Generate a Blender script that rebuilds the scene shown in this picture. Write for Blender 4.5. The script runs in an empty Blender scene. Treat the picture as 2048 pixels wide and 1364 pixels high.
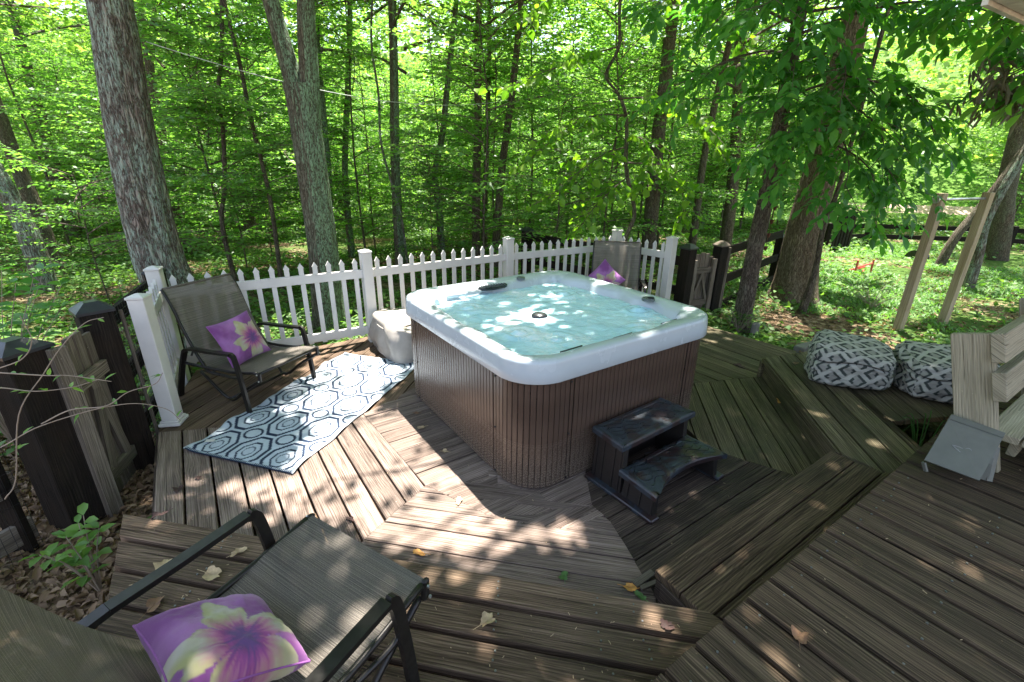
import bpy, math, random
import numpy as np
from mathutils import Vector, Matrix
random.seed(7)
rng = np.random.default_rng(7)
SC = bpy.context.scene
COL = SC.collection
rad = math.radians

# ------------------------------------------------------------------ camera
CAMH = 1.89
cam_d = bpy.data.cameras.new('camera')
cam = bpy.data.objects.new('camera', cam_d)
COL.objects.link(cam)
p_, r_ = rad(21.03), rad(-0.668)
fwd = Vector((0, math.cos(p_), -math.sin(p_)))
rgt = Vector((1, 0, 0))
dwn = fwd.cross(rgt)
rr = rgt * math.cos(r_) + dwn * math.sin(r_)
dd = -rgt * math.sin(r_) + dwn * math.cos(r_)
cam.matrix_world = Matrix(((rr.x, -dd.x, -fwd.x, 0), (rr.y, -dd.y, -fwd.y, 0), (rr.z, -dd.z, -fwd.z, CAMH), (0, 0, 0, 1)))
cam_d.sensor_width = 36
cam_d.lens = 931.84 / 2048 * 36
cam_d.clip_start = 0.05
cam_d.clip_end = 500
SC.camera = cam

# ------------------------------------------------------------------ light
SUN_AZ, SUN_EL = rad(17), rad(73.6)
world = bpy.data.worlds.new('World')
SC.world = world
world.use_nodes = True
wn = world.node_tree
bg = wn.nodes['Background']
sky = wn.nodes.new('ShaderNodeTexSky')
sky.sky_type = 'NISHITA'
sky.sun_disc = False
sky.sun_elevation = SUN_EL
sky.sun_rotation = SUN_AZ
hsv = wn.nodes.new('ShaderNodeHueSaturation'); hsv.inputs['Saturation'].default_value = .72
wn.links.new(sky.outputs[0], hsv.inputs['Color'])
wn.links.new(hsv.outputs[0], bg.inputs[0])
bg.inputs[1].default_value = 0.118
sd = bpy.data.lights.new('sun', 'SUN')
sd.energy = 4.9
sd.angle = rad(0.55)
sd.color = (1.0, 0.95, 0.87)
so = bpy.data.objects.new('sun', sd)
COL.objects.link(so)
SUNV = Vector((math.sin(SUN_AZ) * math.cos(SUN_EL), math.cos(SUN_AZ) * math.cos(SUN_EL), math.sin(SUN_EL)))
so.rotation_euler = SUNV.to_track_quat('Z', 'Y').to_euler()
so.location = SUNV * 40
SC.view_settings.view_transform = 'Standard'
SC.view_settings.look = 'None'
SC.view_settings.exposure = 2.35
SC.view_settings.gamma = 1
try:
    SC.cycles.max_bounces = 10
    SC.cycles.diffuse_bounces = 6
    SC.cycles.transparent_max_bounces = 8
    SC.cycles.sample_clamp_indirect = 6
except Exception:
    pass

# ------------------------------------------------------------------ helpers
def hash3(i, j, k):
    n = (i.astype(np.int64) * 73856093) ^ (j.astype(np.int64) * 19349663) ^ (k.astype(np.int64) * 83492791)
    n = (n ^ (n >> 13)) * 1274126177
    n = n ^ (n >> 16)
    return (n & 0xffff) / 65535.0

def vnoise(x, y, z=0.0):
    x = np.asarray(x, float); y = np.asarray(y, float); z = np.asarray(z, float) + np.zeros_like(x)
    i, j, k = np.floor(x), np.floor(y), np.floor(z)
    fx, fy, fz = x - i, y - j, z - k
    fx = fx * fx * (3 - 2 * fx); fy = fy * fy * (3 - 2 * fy); fz = fz * fz * (3 - 2 * fz)
    def h(a, b, c): return hash3(i + a, j + b, k + c)
    def mix(a, b, t): return a + (b - a) * t
    x00 = mix(h(0, 0, 0), h(1, 0, 0), fx); x10 = mix(h(0, 1, 0), h(1, 1, 0), fx)
    x01 = mix(h(0, 0, 1), h(1, 0, 1), fx); x11 = mix(h(0, 1, 1), h(1, 1, 1), fx)
    return mix(mix(x00, x10, fy), mix(x01, x11, fy), fz)

def fbm(x, y, z=0.0, o=4):
    s = 0; a = .5; t = 0
    for q in range(o):
        s = s + a * vnoise(np.asarray(x) * 2 ** q + 17 * q, np.asarray(y) * 2 ** q - 9 * q, np.asarray(z) * 2 ** q + 5 * q); t += a; a *= .5
    return s / t

ORIG = {}

def tag(o, label=None, cat=None, group=None, kind=None):
    if label: o['label'] = label
    if cat: o['category'] = cat
    if group: o['group'] = group
    if kind: o['kind'] = kind
    return o

def thing(name, loc, label=None, cat=None, group=None, kind=None, rz=0.0):
    o = bpy.data.objects.new(name, None)
    o.empty_display_size = .1
    COL.objects.link(o)
    o.location = loc
    o.rotation_euler = (0, 0, rz)
    ORIG[o.name] = np.array(loc, float)
    return tag(o, label, cat, group, kind)

def link_mesh(name, me, mat, parent=None, origin=None):
    if mat is not None and not me.materials:
        me.materials.append(mat)
    o = bpy.data.objects.new(name, me)
    COL.objects.link(o)
    if parent is not None:
        o.parent = parent
        ORIG[o.name] = ORIG[parent.name]
    else:
        ORIG[o.name] = np.zeros(3) if origin is None else np.array(origin, float)
        o.location = ORIG[o.name]
    return o

class MB:
    def __init__(s):
        s.v = []; s.f = []; s.n = 0; s.uv = []
    def add(s, verts, faces, uvs=None):
        b = s.n
        s.v.extend([tuple(map(float, q)) for q in verts]); s.n += len(verts)
        s.f.extend([tuple(int(i) + b for i in fc) for fc in faces])
        s.uv.extend(uvs if uvs is not None else [(0, 0)] * len(verts))
        return s
    def box(s, c, size, R=None, bev=0.0):
        hx, hy, hz = size[0] / 2, size[1] / 2, size[2] / 2
        if bev <= 0:
            vs = [(sx * hx, sy * hy, sz * hz) for sz in (-1, 1) for sx, sy in ((-1, -1), (1, -1), (1, 1), (-1, 1))]
            fs = [(3, 2, 1, 0), (4, 5, 6, 7), (0, 1, 5, 4), (1, 2, 6, 5), (2, 3, 7, 6), (3, 0, 4, 7)]
        else:
            b = bev; vs = []
            for z, k in ((-hz, b), (-hz + b, 0), (hz - b, 0), (hz, b)):
                ax, ay = hx - k, hy - k
                vs += [(-ax + b - 0 * k, -ay, z), (ax - b, -ay, z), (ax, -ay + b, z), (ax, ay - b, z), (ax - b, ay, z), (-ax + b, ay, z), (-ax, ay - b, z), (-ax, -ay + b, z)]
            fs = [tuple(range(7, -1, -1)), tuple(range(24, 32))]
            for l in range(3):
                for i in range(8):
                    a = l * 8 + i; c2 = l * 8 + (i + 1) % 8
                    fs.append((a, c2, c2 + 8, a + 8))
        vs = [Vector(q) for q in vs]
        if R is not None: vs = [R @ q for q in vs]
        c = Vector(c)
        # uv along the longest axis
        L = max(range(3), key=lambda i: size[i]); O = [i for i in range(3) if i != L]
        off = random.random() * 20
        raw = [((sx), ) for sx in ()]
        uv = []
        Ri = R.transposed() if R is not None else None
        for q in vs:
            l = Ri @ q if Ri is not None else q
            uv.append((l[L] + off, l[O[0]] + l[O[1]] + off * .7))
        return s.add([q + c for q in vs], fs, uv)
    def tube(s, pts, r, n=8, cap=True, flat=None):
        pts = [Vector(q) for q in pts]
        m = len(pts)
        rs = r if hasattr(r, '__len__') else [r] * m
        up = None; vs = []; uv = []; L = 0
        for i, q in enumerate(pts):
            t = (pts[min(i + 1, m - 1)] - pts[max(i - 1, 0)]).normalized()
            if up is None:
                up = Vector((0, 0, 1)) if abs(t.z) < .9 else Vector((1, 0, 0))
            a = t.cross(up).normalized(); b = a.cross(t).normalized(); up = b
            if i: L += (q - pts[i - 1]).length
            for k in range(n):
                an = 2 * math.pi * k / n + (math.pi / n if n == 4 else 0)
                ra, rb = (rs[i], rs[i]) if flat is None else flat
                vs.append(q + a * math.cos(an) * ra + b * math.sin(an) * rb)
                uv.append((L, k / n * .3))
        fs = [(i * n + k, i * n + (k + 1) % n, (i + 1) * n + (k + 1) % n, (i + 1) * n + k) for i in range(m - 1) for k in range(n)]
        if cap: fs += [tuple(range(n - 1, -1, -1)), tuple(range((m - 1) * n, m * n))]
        return s.add(vs, fs, uv)
    def bar(s, pts, w, h):   # rectangular bar
        return s.tube(pts, 1, 4, True, flat=(w / 1.4142, h / 1.4142))
    def prism(s, poly, z0, z1, ch=0.0, uvf=None, jit=0):
        # convex polygon (CCW) extruded; chamfered top
        n = len(poly)
        P = [Vector((q[0], q[1])) for q in poly]
        area = sum(P[i].x * P[(i + 1) % n].y - P[(i + 1) % n].x * P[i].y for i in range(n))
        if area < 0: P.reverse()
        def inset(d):
            out = []
            for i in range(n):
                a, b, c = P[i - 1], P[i], P[(i + 1) % n]
                e1 = (b - a).normalized(); e2 = (c - b).normalized()
                n1 = Vector((-e1.y, e1.x)); n2 = Vector((-e2.y, e2.x))
                k = 1 + n1.dot(n2)
                out.append(b + (n1 + n2) * (d / max(k, .3)))
            return out
        rings = [(P, z0), (P, z1 - ch)] + ([(inset(ch), z1)] if ch > 0 else [])
        if ch <= 0: rings[1] = (P, z1)
        vs = []; uv = []
        for q, z in rings:
            for a in q:
                vs.append((a.x, a.y, z)); uv.append(uvf(a.x, a.y, z) if uvf else (a.x, a.y))
        k = len(rings)
        fs = [tuple(range(n - 1, -1, -1)), tuple(range((k - 1) * n, k * n))]
        for l in range(k - 1):
            for i in range(n):
                j = (i + 1) % n
                fs.append((l * n + i, l * n + j, (l + 1) * n + j, (l + 1) * n + i))
        return s.add(vs, fs, uv)
    def mesh(s, name, org=None, smooth=False):
        me = bpy.data.meshes.new(name)
        v = s.v if org is None else [(a - org[0], b - org[1], c - org[2]) for a, b, c in s.v]
        me.from_pydata(v, [], s.f)
        ul = me.uv_layers.new(name='UVMap')
        idx = np.empty(len(me.loops), np.int32); me.loops.foreach_get('vertex_index', idx)
        ul.data.foreach_set('uv', np.array(s.uv, np.float32)[idx].ravel())
        if smooth: me.polygons.foreach_set('use_smooth', np.ones(len(me.polygons), bool))
        me.update()
        return me
    def build(s, name, mat, parent=None, smooth=False, origin=None):
        org = ORIG[parent.name] if parent is not None else (origin if origin is not None else (0, 0, 0))
        return link_mesh(name, s.mesh(name, org, smooth), mat, parent, org if parent is None else None)

def np_mesh(name, V, F, attr=None, col=None, smooth=False, uv=None):
    """V (n,3); F (m,k) all faces same size"""
    me = bpy.data.meshes.new(name)
    V = np.ascontiguousarray(V, np.float32); F = np.ascontiguousarray(F, np.int32)
    k = F.shape[1]
    me.vertices.add(len(V)); me.vertices.foreach_set('co', V.ravel())
    me.loops.add(F.size); me.loops.foreach_set('vertex_index', F.ravel())
    me.polygons.add(len(F))
    me.polygons.foreach_set('loop_start', np.arange(0, F.size, k, dtype=np.int32))
    me.polygons.foreach_set('loop_total', np.full(len(F), k, np.int32))
    if smooth: me.polygons.foreach_set('use_smooth', np.ones(len(F), bool))
    me.update(calc_edges=True)
    if attr is not None:
        a = me.attributes.new('v', 'FLOAT', 'FACE'); a.data.foreach_set('value', np.asarray(attr, np.float32))
    if col is not None:
        c = me.color_attributes.new('Col', 'FLOAT_COLOR', 'POINT')
        cc = np.ones((len(V), 4), np.float32); cc[:, :3] = col
        c.data.foreach_set('color', cc.ravel())
    if uv is not None:
        ul = me.uv_layers.new(name='UVMap'); ul.data.foreach_set('uv', np.asarray(uv, np.float32)[F.ravel()].ravel())
    return me

def grid_faces(nu, nv, cu=False):
    i = np.arange(nu if cu else nu - 1)[:, None]; j = np.arange(nv - 1)[None, :]
    i2 = (i + 1) % nu
    return np.stack([i * nv + j, i2 * nv + j, i2 * nv + j + 1, i * nv + j + 1], -1).reshape(-1, 4)

# ------------------------------------------------------------------ materials
def newmat(name):
    m = bpy.data.materials.new(name); m.use_nodes = True
    nt = m.node_tree
    return m, nt, nt.nodes['Principled BSDF'], nt.nodes['Material Output']

class NT:
    def __init__(s, nt): s.nt = nt
    def n(s, t, **k):
        q = s.nt.nodes.new(t)
        for a, b in k.items(): setattr(q, a, b)
        return q
    def l(s, a, b): s.nt.links.new(a, b)
    def coord(s, out='Object', scale=(1, 1, 1), loc=(0, 0, 0)):
        tc = s.n('ShaderNodeTexCoord'); mp = s.n('ShaderNodeMapping')
        mp.inputs['Scale'].default_value = scale; mp.inputs['Location'].default_value = loc
        s.l(tc.outputs[out], mp.inputs[0]); return mp.outputs[0]
    def noise(s, vec, scale, detail=4, rough=.55, dist=0.0):
        q = s.n('ShaderNodeTexNoise'); q.inputs['Scale'].default_value = scale; q.inputs['Detail'].default_value = detail
        q.inputs['Roughness'].default_value = rough; q.inputs['Distortion'].default_value = dist
        s.l(vec, q.inputs['Vector']); return q.outputs[0]
    def ramp(s, fac, stops, interp='LINEAR'):
        q = s.n('ShaderNodeValToRGB'); e = q.color_ramp.elements; q.color_ramp.interpolation = interp
        while len(e) < len(stops): e.new(.5)
        for i, (p, c) in enumerate(stops):
            e[i].position = p; e[i].color = (*c, 1) if hasattr(c, '__len__') else (c, c, c, 1)
        s.l(fac, q.inputs[0]); return q.outputs[0]
    def mix(s, fac, a, b, mode='MIX'):
        q = s.n('ShaderNodeMix', data_type='RGBA', blend_type=mode)
        for sock, val in ((q.inputs[0], fac), (q.inputs[6], a), (q.inputs[7], b)):
            if hasattr(val, 'links'): s.l(val, sock)
            elif hasattr(val, '__len__'): sock.default_value = (*val, 1)
            else: sock.default_value = val
        return q.outputs[2]
    def math(s, op, a, b=0.0):
        q = s.n('ShaderNodeMath', operation=op)
        for sock, val in ((q.inputs[0], a), (q.inputs[1], b)):
            if hasattr(val, 'links'): s.l(val, sock)
            else: sock.default_value = val
        return q.outputs[0]
    def bump(s, h, strength, dist, bsdf):
        q = s.n('ShaderNodeBump'); q.inputs['Strength'].default_value = strength; q.inputs['Distance'].default_value = dist
        s.l(h, q.inputs['Height']); s.l(q.outputs[0], bsdf.inputs['Normal'])

def wood_mat(name, dark, mid, light, patch=(.06, .065, .05), patch_amt=.5, rough=.8, grain=1.0, var=.5, crack=True):
    m, nt, b, o = newmat(name); N = NT(nt)
    uv = N.coord('UV')
    def mp(sx, sy):
        q = N.n('ShaderNodeMapping'); q.inputs['Scale'].default_value = (sx, sy, 1); N.l(uv, q.inputs[0]); return q.outputs[0]
    warp = N.noise(mp(1.1, 4.0), 1.0, 3, .5)
    wv = N.n('ShaderNodeTexWave', wave_type='BANDS', bands_direction='Y', wave_profile='SIN')
    cmb = N.n('ShaderNodeVectorMath', operation='ADD')
    sc = N.n('ShaderNodeVectorMath', operation='SCALE'); cv = N.n('ShaderNodeCombineXYZ')
    N.l(warp, cv.inputs[1]); N.l(cv.outputs[0], sc.inputs[0]); sc.inputs['Scale'].default_value = .14
    N.l(uv, cmb.inputs[0]); N.l(sc.outputs[0], cmb.inputs[1])
    N.l(cmb.outputs[0], wv.inputs['Vector']); wv.inputs['Scale'].default_value = 26; wv.inputs['Distortion'].default_value = .6
    fine = N.noise(mp(1.8, 140), 1.0, 6, .66)
    broad = N.noise(mp(1.2, 14), 1.0, 4, .55)
    wv2 = N.ramp(wv.outputs[1], [(.0, .25), (.6, .6), (1.0, .75)])
    a = N.mix(.18, fine, wv2)
    a = N.mix(.32, a, broad)
    colr = N.ramp(a, [(.33, tuple(q * .6 for q in dark)), (.435, dark), (.52, mid), (.62, light), (.72, tuple(min(1, q * 1.35) for q in light))])
    pn = N.noise(N.coord('Object'), 1.9, 5, .6)
    pf = N.ramp(pn, [(.42, 0.0), (.68, patch_amt)])
    colr = N.mix(pf, colr, patch)
    oi = N.n('ShaderNodeObjectInfo')
    bv = N.math('MULTIPLY_ADD', oi.outputs['Random'], var); bv.node.inputs[2].default_value = 1 - var / 2
    colr = N.mix(1.0, colr, bv, 'MULTIPLY')
    h = N.math('ADD', N.math('MULTIPLY', fine, .6), N.math('MULTIPLY', wv.outputs[1], .22))
    if crack:
        cn = N.noise(mp(1.6, 75), 1.0, 3, .5)
        cf = N.ramp(cn, [(.31, 1.0), (.38, 0.0)])
        colr = N.mix(N.math('MULTIPLY', cf, .75), colr, tuple(c * .3 for c in dark))
        h = N.math('SUBTRACT', h, cf)
        fl = N.ramp(N.noise(mp(5.5, 330), 1.0, 2, .5), [(.62, 0.0), (.70, .38)])
        colr = N.mix(fl, colr, tuple(min(1, c * 1.5) for c in light))
        fd = N.ramp(N.noise(mp(4.0, 260), 1.0, 2, .5), [(.30, .7), (.38, 0.0)])
        colr = N.mix(fd, colr, tuple(c * .35 for c in dark))
        sp = N.ramp(N.noise(N.coord('Object'), 60, 2, .5), [(.73, 0.0), (.78, .5)])
        colr = N.mix(sp, colr, tuple(min(1, c * 1.7) for c in light))
    N.l(colr, b.inputs['Base Color']); b.inputs['Roughness'].default_value = rough; b.inputs['Specular IOR Level'].default_value = .18
    N.bump(h, .8 * grain, .005, b)
    return m

def plain_mat(name, col, rough=.5, metal=0.0, nscale=8, namt=.25, bump=0.0, bscale=60, spec=.5, coords='Object'):
    m, nt, b, o = newmat(name); N = NT(nt)
    v = N.coord(coords)
    c = N.ramp(N.noise(v, nscale, 5, .6), [(.3, tuple(q * (1 - namt) for q in col)), (.7, tuple(min(1, q * (1 + namt)) for q in col))])
    N.l(c, b.inputs['Base Color']); b.inputs['Metallic'].default_value = metal
    r = N.ramp(N.noise(v, nscale * 2.3, 4, .6), [(.3, max(0.02, rough - .08)), (.7, min(1, rough + .1))])
    N.l(r, b.inputs['Roughness']); b.inputs['Specular IOR Level'].default_value = spec
    if bump: N.bump(N.noise(v, bscale, 4, .6), bump, .003, b)
    return m

def vcol_mat(name, rough=.8, weave=0.0, wscale=500, sheen=0.0, bump=0.0, bscale=30, dirt=.15):
    m, nt, b, o = newmat(name); N = NT(nt)
    vc = N.n('ShaderNodeVertexColor'); vc.layer_name = 'Col'
    v = N.coord('Object')
    d = N.ramp(N.noise(v, 14, 5, .6), [(.3, 1 - dirt), (.7, 1.0)])
    c = N.mix(1.0, vc.outputs[0], d, 'MULTIPLY')
    N.l(c, b.inputs['Base Color']); b.inputs['Roughness'].default_value = rough
    b.inputs['Specular IOR Level'].default_value = .25
    if sheen: b.inputs['Sheen Weight'].default_value = sheen
    h = N.noise(v, wscale, 2, .5)
    if bump: h = N.math('ADD', N.math('MULTIPLY', h, .15), N.noise(v, bscale, 4, .5))
    N.bump(h, max(weave, bump), .004, b)
    return m

def leaf_mat(name, c1, c2, c3, trans=.45, rough=.42, tb=2.0):
    m, nt, b, o = newmat(name); N = NT(nt)
    at = N.n('ShaderNodeAttribute', attribute_name='v')
    oi = N.n('ShaderNodeObjectInfo')
    f = N.math('FRACT', N.math('ADD', at.outputs['Fac'], N.math('MULTIPLY', oi.outputs['Random'], .35)))
    nz = N.noise(N.coord('Object'), .9, 3, .5)
    f = N.math('ADD', N.math('MULTIPLY', at.outputs['Fac'], .5), N.math('ADD', N.math('MULTIPLY', nz, .35), N.math('MULTIPLY', oi.outputs['Random'], .28)))
    c = N.ramp(f, [(.15, c1), (.5, c2), (.9, c3)])
    N.l(c, b.inputs['Base Color']); b.inputs['Roughness'].default_value = rough
    b.inputs['Specular IOR Level'].default_value = .4
    t = N.n('ShaderNodeBsdfTranslucent'); mx = N.n('ShaderNodeMixShader')
    tc = N.mix(1.0, c, (tb * 1.05, tb * 1.15, tb * .42), 'MULTIPLY')
    N.l(tc, t.inputs[0])
    mx.inputs[0].default_value = trans
    N.l(b.outputs[0], mx.inputs[1]); N.l(t.outputs[0], mx.inputs[2]); N.l(mx.outputs[0], o.inputs[0])
    return m

def bark_mat(name, dark, light, lichen=(.22, .29, .23), lich=.5, zs=.22, scale=26, bump=1.0, side=0.0):
    m, nt, b, o = newmat(name); N = NT(nt)
    v = N.coord('Object', (1, 1, zs * .75))
    n1 = N.noise(v, scale * 1.9, 4, .55, .9)
    rid = N.math('ABSOLUTE', N.math('SUBTRACT', n1, .5))
    h = N.ramp(rid, [(0.0, 0.0), (.10, .75), (.22, 1.0)])
    fine = N.noise(N.coord('Object', (1, 1, .45)), scale * 3.4, 5, .68)
    c = N.ramp(N.math('ADD', N.math('MULTIPLY', h, .50), N.math('MULTIPLY', fine, .55)), [(.28, dark), (.82, light)])
    ln = N.noise(N.coord('Object', (1, 1, .5)), 3.0, 8, .8)
    lf = N.ramp(ln, [(.43, 0.0), (.56, lich)])
    if side:
        g = N.n('ShaderNodeNewGeometry'); sx = N.n('ShaderNodeSeparateXYZ'); N.l(g.outputs['Normal'], sx.inputs[0])
        sf_ = N.ramp(N.math('ADD', sx.outputs[0], N.math('MULTIPLY', ln, .9)), [(.42, 0.0), (.62, side)])
        lf = N.math('MAXIMUM', N.math('MULTIPLY', lf, .35), sf_)
    spk = N.noise(N.coord('Object', (1, 1, .6)), scale * 2.6, 4, .7)
    lf = N.math('MULTIPLY', lf, N.ramp(N.math('ADD', spk, N.math('MULTIPLY', h, .25)), [(.52, 0.05), (.66, 1.0)]))
    c = N.mix(lf, c, lichen)
    N.l(c, b.inputs['Base Color']); b.inputs['Roughness'].default_value = .93; b.inputs['Specular IOR Level'].default_value = .15
    N.bump(N.math('ADD', h, N.math('MULTIPLY', fine, .7)), bump, .02, b)
    return m

M = {}
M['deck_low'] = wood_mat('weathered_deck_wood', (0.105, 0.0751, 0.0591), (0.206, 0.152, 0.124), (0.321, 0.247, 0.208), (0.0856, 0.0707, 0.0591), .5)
M['deck_dark'] = wood_mat('dark_deck_wood', (0.0326, 0.0229, 0.0175), (0.0757, 0.0546, 0.0415), (0.144, 0.107, 0.082), (0.0253, 0.0223, 0.0186), .7)  # darker brown tone of the deck wood, also for joists and risers
M['deck_green'] = wood_mat('mossy_deck_wood', (0.055, 0.0442, 0.025), (0.118, 0.0949, 0.0562), (0.212, 0.168, 0.104), (0.0511, 0.0569, 0.0302), .6)
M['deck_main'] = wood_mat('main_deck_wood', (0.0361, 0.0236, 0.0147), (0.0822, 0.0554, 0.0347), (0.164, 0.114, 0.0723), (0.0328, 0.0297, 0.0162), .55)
M['deck_step'] = wood_mat('step_deck_wood', (0.0599, 0.0379, 0.0248), (0.137, 0.0897, 0.0591), (0.248, 0.169, 0.118), (0.0599, 0.0488, 0.0311), .5)
M['grey_wood'] = wood_mat('weathered_gate_wood', (0.093, 0.0725, 0.053), (0.167, 0.136, 0.106), (0.248, 0.209, 0.17), (0.0744, 0.0638, 0.053), .5)
M['pine'] = wood_mat('pine_post_wood', (.28, .21, .13), (.42, .34, .22), (.56, .47, .34), (.25, .2, .14), .4, crack=False)
M['bench_paint'] = wood_mat('pale_bench_wood', (0.229, 0.2, 0.141), (0.309, 0.273, 0.194), (0.401, 0.352, 0.256), (0.194, 0.179, 0.123), .5, var=.12)
M['black_wood'] = wood_mat('black_fence_wood', (.005, .004, .0035), (.011, .009, .0075), (.026, .020, .016), (.035, .022, .013), .5, rough=.85)
M['vinyl'] = plain_mat('white_vinyl', (.58, .555, .53), .45, nscale=4, namt=.10, bump=.04)
M['cap_black'] = plain_mat('black_post_cap', (.02, .023, .028), .4, nscale=6, namt=.4)
M['wire'] = plain_mat('dark_wire', (.01, .01, .01), .5)
M['acrylic'] = plain_mat('spa_acrylic_grey', (.43, .475, .505), .22, nscale=3, namt=.06, bump=.03, bscale=20)
M['black_plastic'] = plain_mat('black_plastic', (.012, .014, .017), .3)
M['grey_plastic'] = plain_mat('grey_spa_fitting', (.10, .115, .12), .3)
M['chair_metal'] = plain_mat('charcoal_metal', (.026, .023, .021), .36, metal=.5, nscale=20, namt=.3)
M['steel'] = plain_mat('galvanised_pipe', (.5, .52, .52), .35, metal=.8)
M['cover'] = plain_mat('spa_cover_vinyl', (.30, .27, .24), .5, nscale=4, namt=.25, bump=.5, bscale=7)
M['box_grey'] = plain_mat('grey_box_paint', (.115, .118, .10), .55, nscale=9, namt=.12, bump=.05)
M['soffit'] = plain_mat('white_soffit', (.75, .74, .70), .6)
M['roof'] = plain_mat('pinkish_shingles', (.42, .29, .25), .9, nscale=3, namt=.25, bump=.3, bscale=12)
M['siding'] = plain_mat('house_siding', (.5, .46, .42), .8)
M['red'] = plain_mat('red_toy_plastic', (.45, .07, .04), .4)
M['rust'] = plain_mat('rusty_copper', (.10, .03, .018), .6, nscale=30, namt=.4)
M['car_blue'] = plain_mat('pale_blue_car_paint', (.35, .48, .62), .25)
M['rock'] = plain_mat('grey_timber', (.17, .16, .14), .9, nscale=6, namt=.3, bump=.4, bscale=20)
M['nail'] = plain_mat('nail_steel', (.16, .16, .16), .4, metal=.6)
M['cord'] = plain_mat('pale_cord', (.5, .52, .5), .6)
M['dry'] = None
M['bark_oak'] = bark_mat('oak_bark', (0.069, 0.0533, 0.0432), (0.331, 0.274, 0.238), (0.324, 0.432, 0.36), .85, .2, 17, 1.0)
M['bark_green'] = bark_mat('lichen_bark', (0.0552, 0.045, 0.0317), (0.206, 0.18, 0.131), (0.221, 0.337, 0.214), .8, .25, 24, .8, .95)
M['bark_dark'] = bark_mat('dark_bark', (0.0568, 0.0421, 0.0324), (0.244, 0.186, 0.145), (0.194, 0.227, 0.162), .5, .25, 30, .9)
M['bark_hick'] = bark_mat('furrowed_bark', (0.0585, 0.0429, 0.0325), (0.273, 0.215, 0.169), (0.208, 0.221, 0.156), .35, .22, 30, 1.0)
M['bark_tan'] = bark_mat('pale_tan_bark', (.10, .07, .045), (.36, .27, .19), (.25, .25, .17), .35, .22, 26, 1.0)
M['leaf_woods'] = leaf_mat('woodland_leaf', (0.0696, 0.158, 0.04), (0.114, 0.241, 0.06), (0.189, 0.322, 0.1), .5)
M['leaf_tall'] = leaf_mat('canopy_leaf', (0.0869, 0.161, 0.0346), (0.135, 0.237, 0.0538), (0.203, 0.311, 0.0864), .5)
M['leaf_near'] = leaf_mat('hickory_leaf', (0.0345, 0.134, 0.0286), (0.069, 0.213, 0.039), (0.138, 0.302, 0.052), .45, .38)
M['leaf_round'] = leaf_mat('linden_leaf', (.04, .12, .015), (.09, .20, .02), (.20, .32, .035), .5)
M['leaf_far'] = leaf_mat('far_leaf', (0.095, 0.162, 0.045), (0.152, 0.247, 0.0675), (0.228, 0.332, 0.105), .5)
M['ground_leaf'] = leaf_mat('ground_plant', (0.045, 0.101, 0.0234), (0.081, 0.175, 0.0364), (0.171, 0.267, 0.078), .35, .55)
M['grass'] = leaf_mat('grass_blade', (0.0382, 0.108, 0.0234), (0.0723, 0.18, 0.0364), (0.162, 0.279, 0.078), .35, .55)
M['vine_leaf'] = leaf_mat('vine_leaf', (.07, .16, .03), (.12, .24, .05), (.2, .33, .08), .4, .45)
M['dry_leaf'] = leaf_mat('dry_leaf', (.07, .04, .022), (.20, .125, .07), (.36, .25, .16), .15, .7, 1.0)
M['wilted'] = leaf_mat('wilted_leaf', (.06, .06, .045), (.11, .11, .08), (.17, .16, .12), .2, .6)
M['twig'] = plain_mat('twig_bark', (.085, .06, .045), .85, nscale=20)
M['stem'] = plain_mat('pale_vine_stem', (.26, .20, .15), .7)

def ground_mat():
    m, nt, b, o = newmat('leaf_litter_soil'); N = NT(nt)
    v = N.coord('Object')
    vo = N.n('ShaderNodeTexVoronoi'); vo.inputs['Scale'].default_value = 16; N.l(v, vo.inputs['Vector'])
    fn = N.noise(v, 22, 5, .7)
    litter = N.ramp(vo.outputs[1], [(.1, (.055, .035, .02)), (.4, (.15, .095, .055)), (.7, (.25, .175, .11)), (.95, (.36, .27, .19))])
    litter = N.mix(N.ramp(fn, [(.35, .8), (.55, 0.0)]), litter, (.03, .022, .014))
    green = N.ramp(fn, [(.3, (.02, .045, .008)), (.6, (.06, .13, .02)), (.8, (.12, .2, .04))])
    sx_ = N.n('ShaderNodeSeparateXYZ'); N.l(v, sx_.inputs[0])
    bare = N.math('MULTIPLY', N.math('SUBTRACT', 3.6, sx_.outputs[1]), .25)
    bare = N.math('MINIMUM', N.math('MAXIMUM', bare, 0.0), .25)
    g = N.ramp(N.math('SUBTRACT', N.noise(v, .55, 5, .65), bare), [(.42, 0.0), (.52, .9)])
    c = N.mix(g, litter, green)
    sp_ = N.n('ShaderNodeSeparateXYZ'); N.l(v, sp_.inputs[0])
    fy = N.math('DIVIDE', sp_.outputs[1], 60.0)
    c = N.mix(N.ramp(fy, [(.25, 0.0), (.45, .9)]), c, N.ramp(fn, [(.35, (.035, .08, .012)), (.5, (.08, .16, .025)), (.65, (.15, .25, .05))]))
    N.l(c, b.inputs['Base Color']); b.inputs['Roughness'].default_value = .95; b.inputs['Specular IOR Level'].default_value = .1
    N.bump(N.math('ADD', vo.outputs[0], fn), .9, .03, b)
    return m
M['ground'] = ground_mat()

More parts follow.
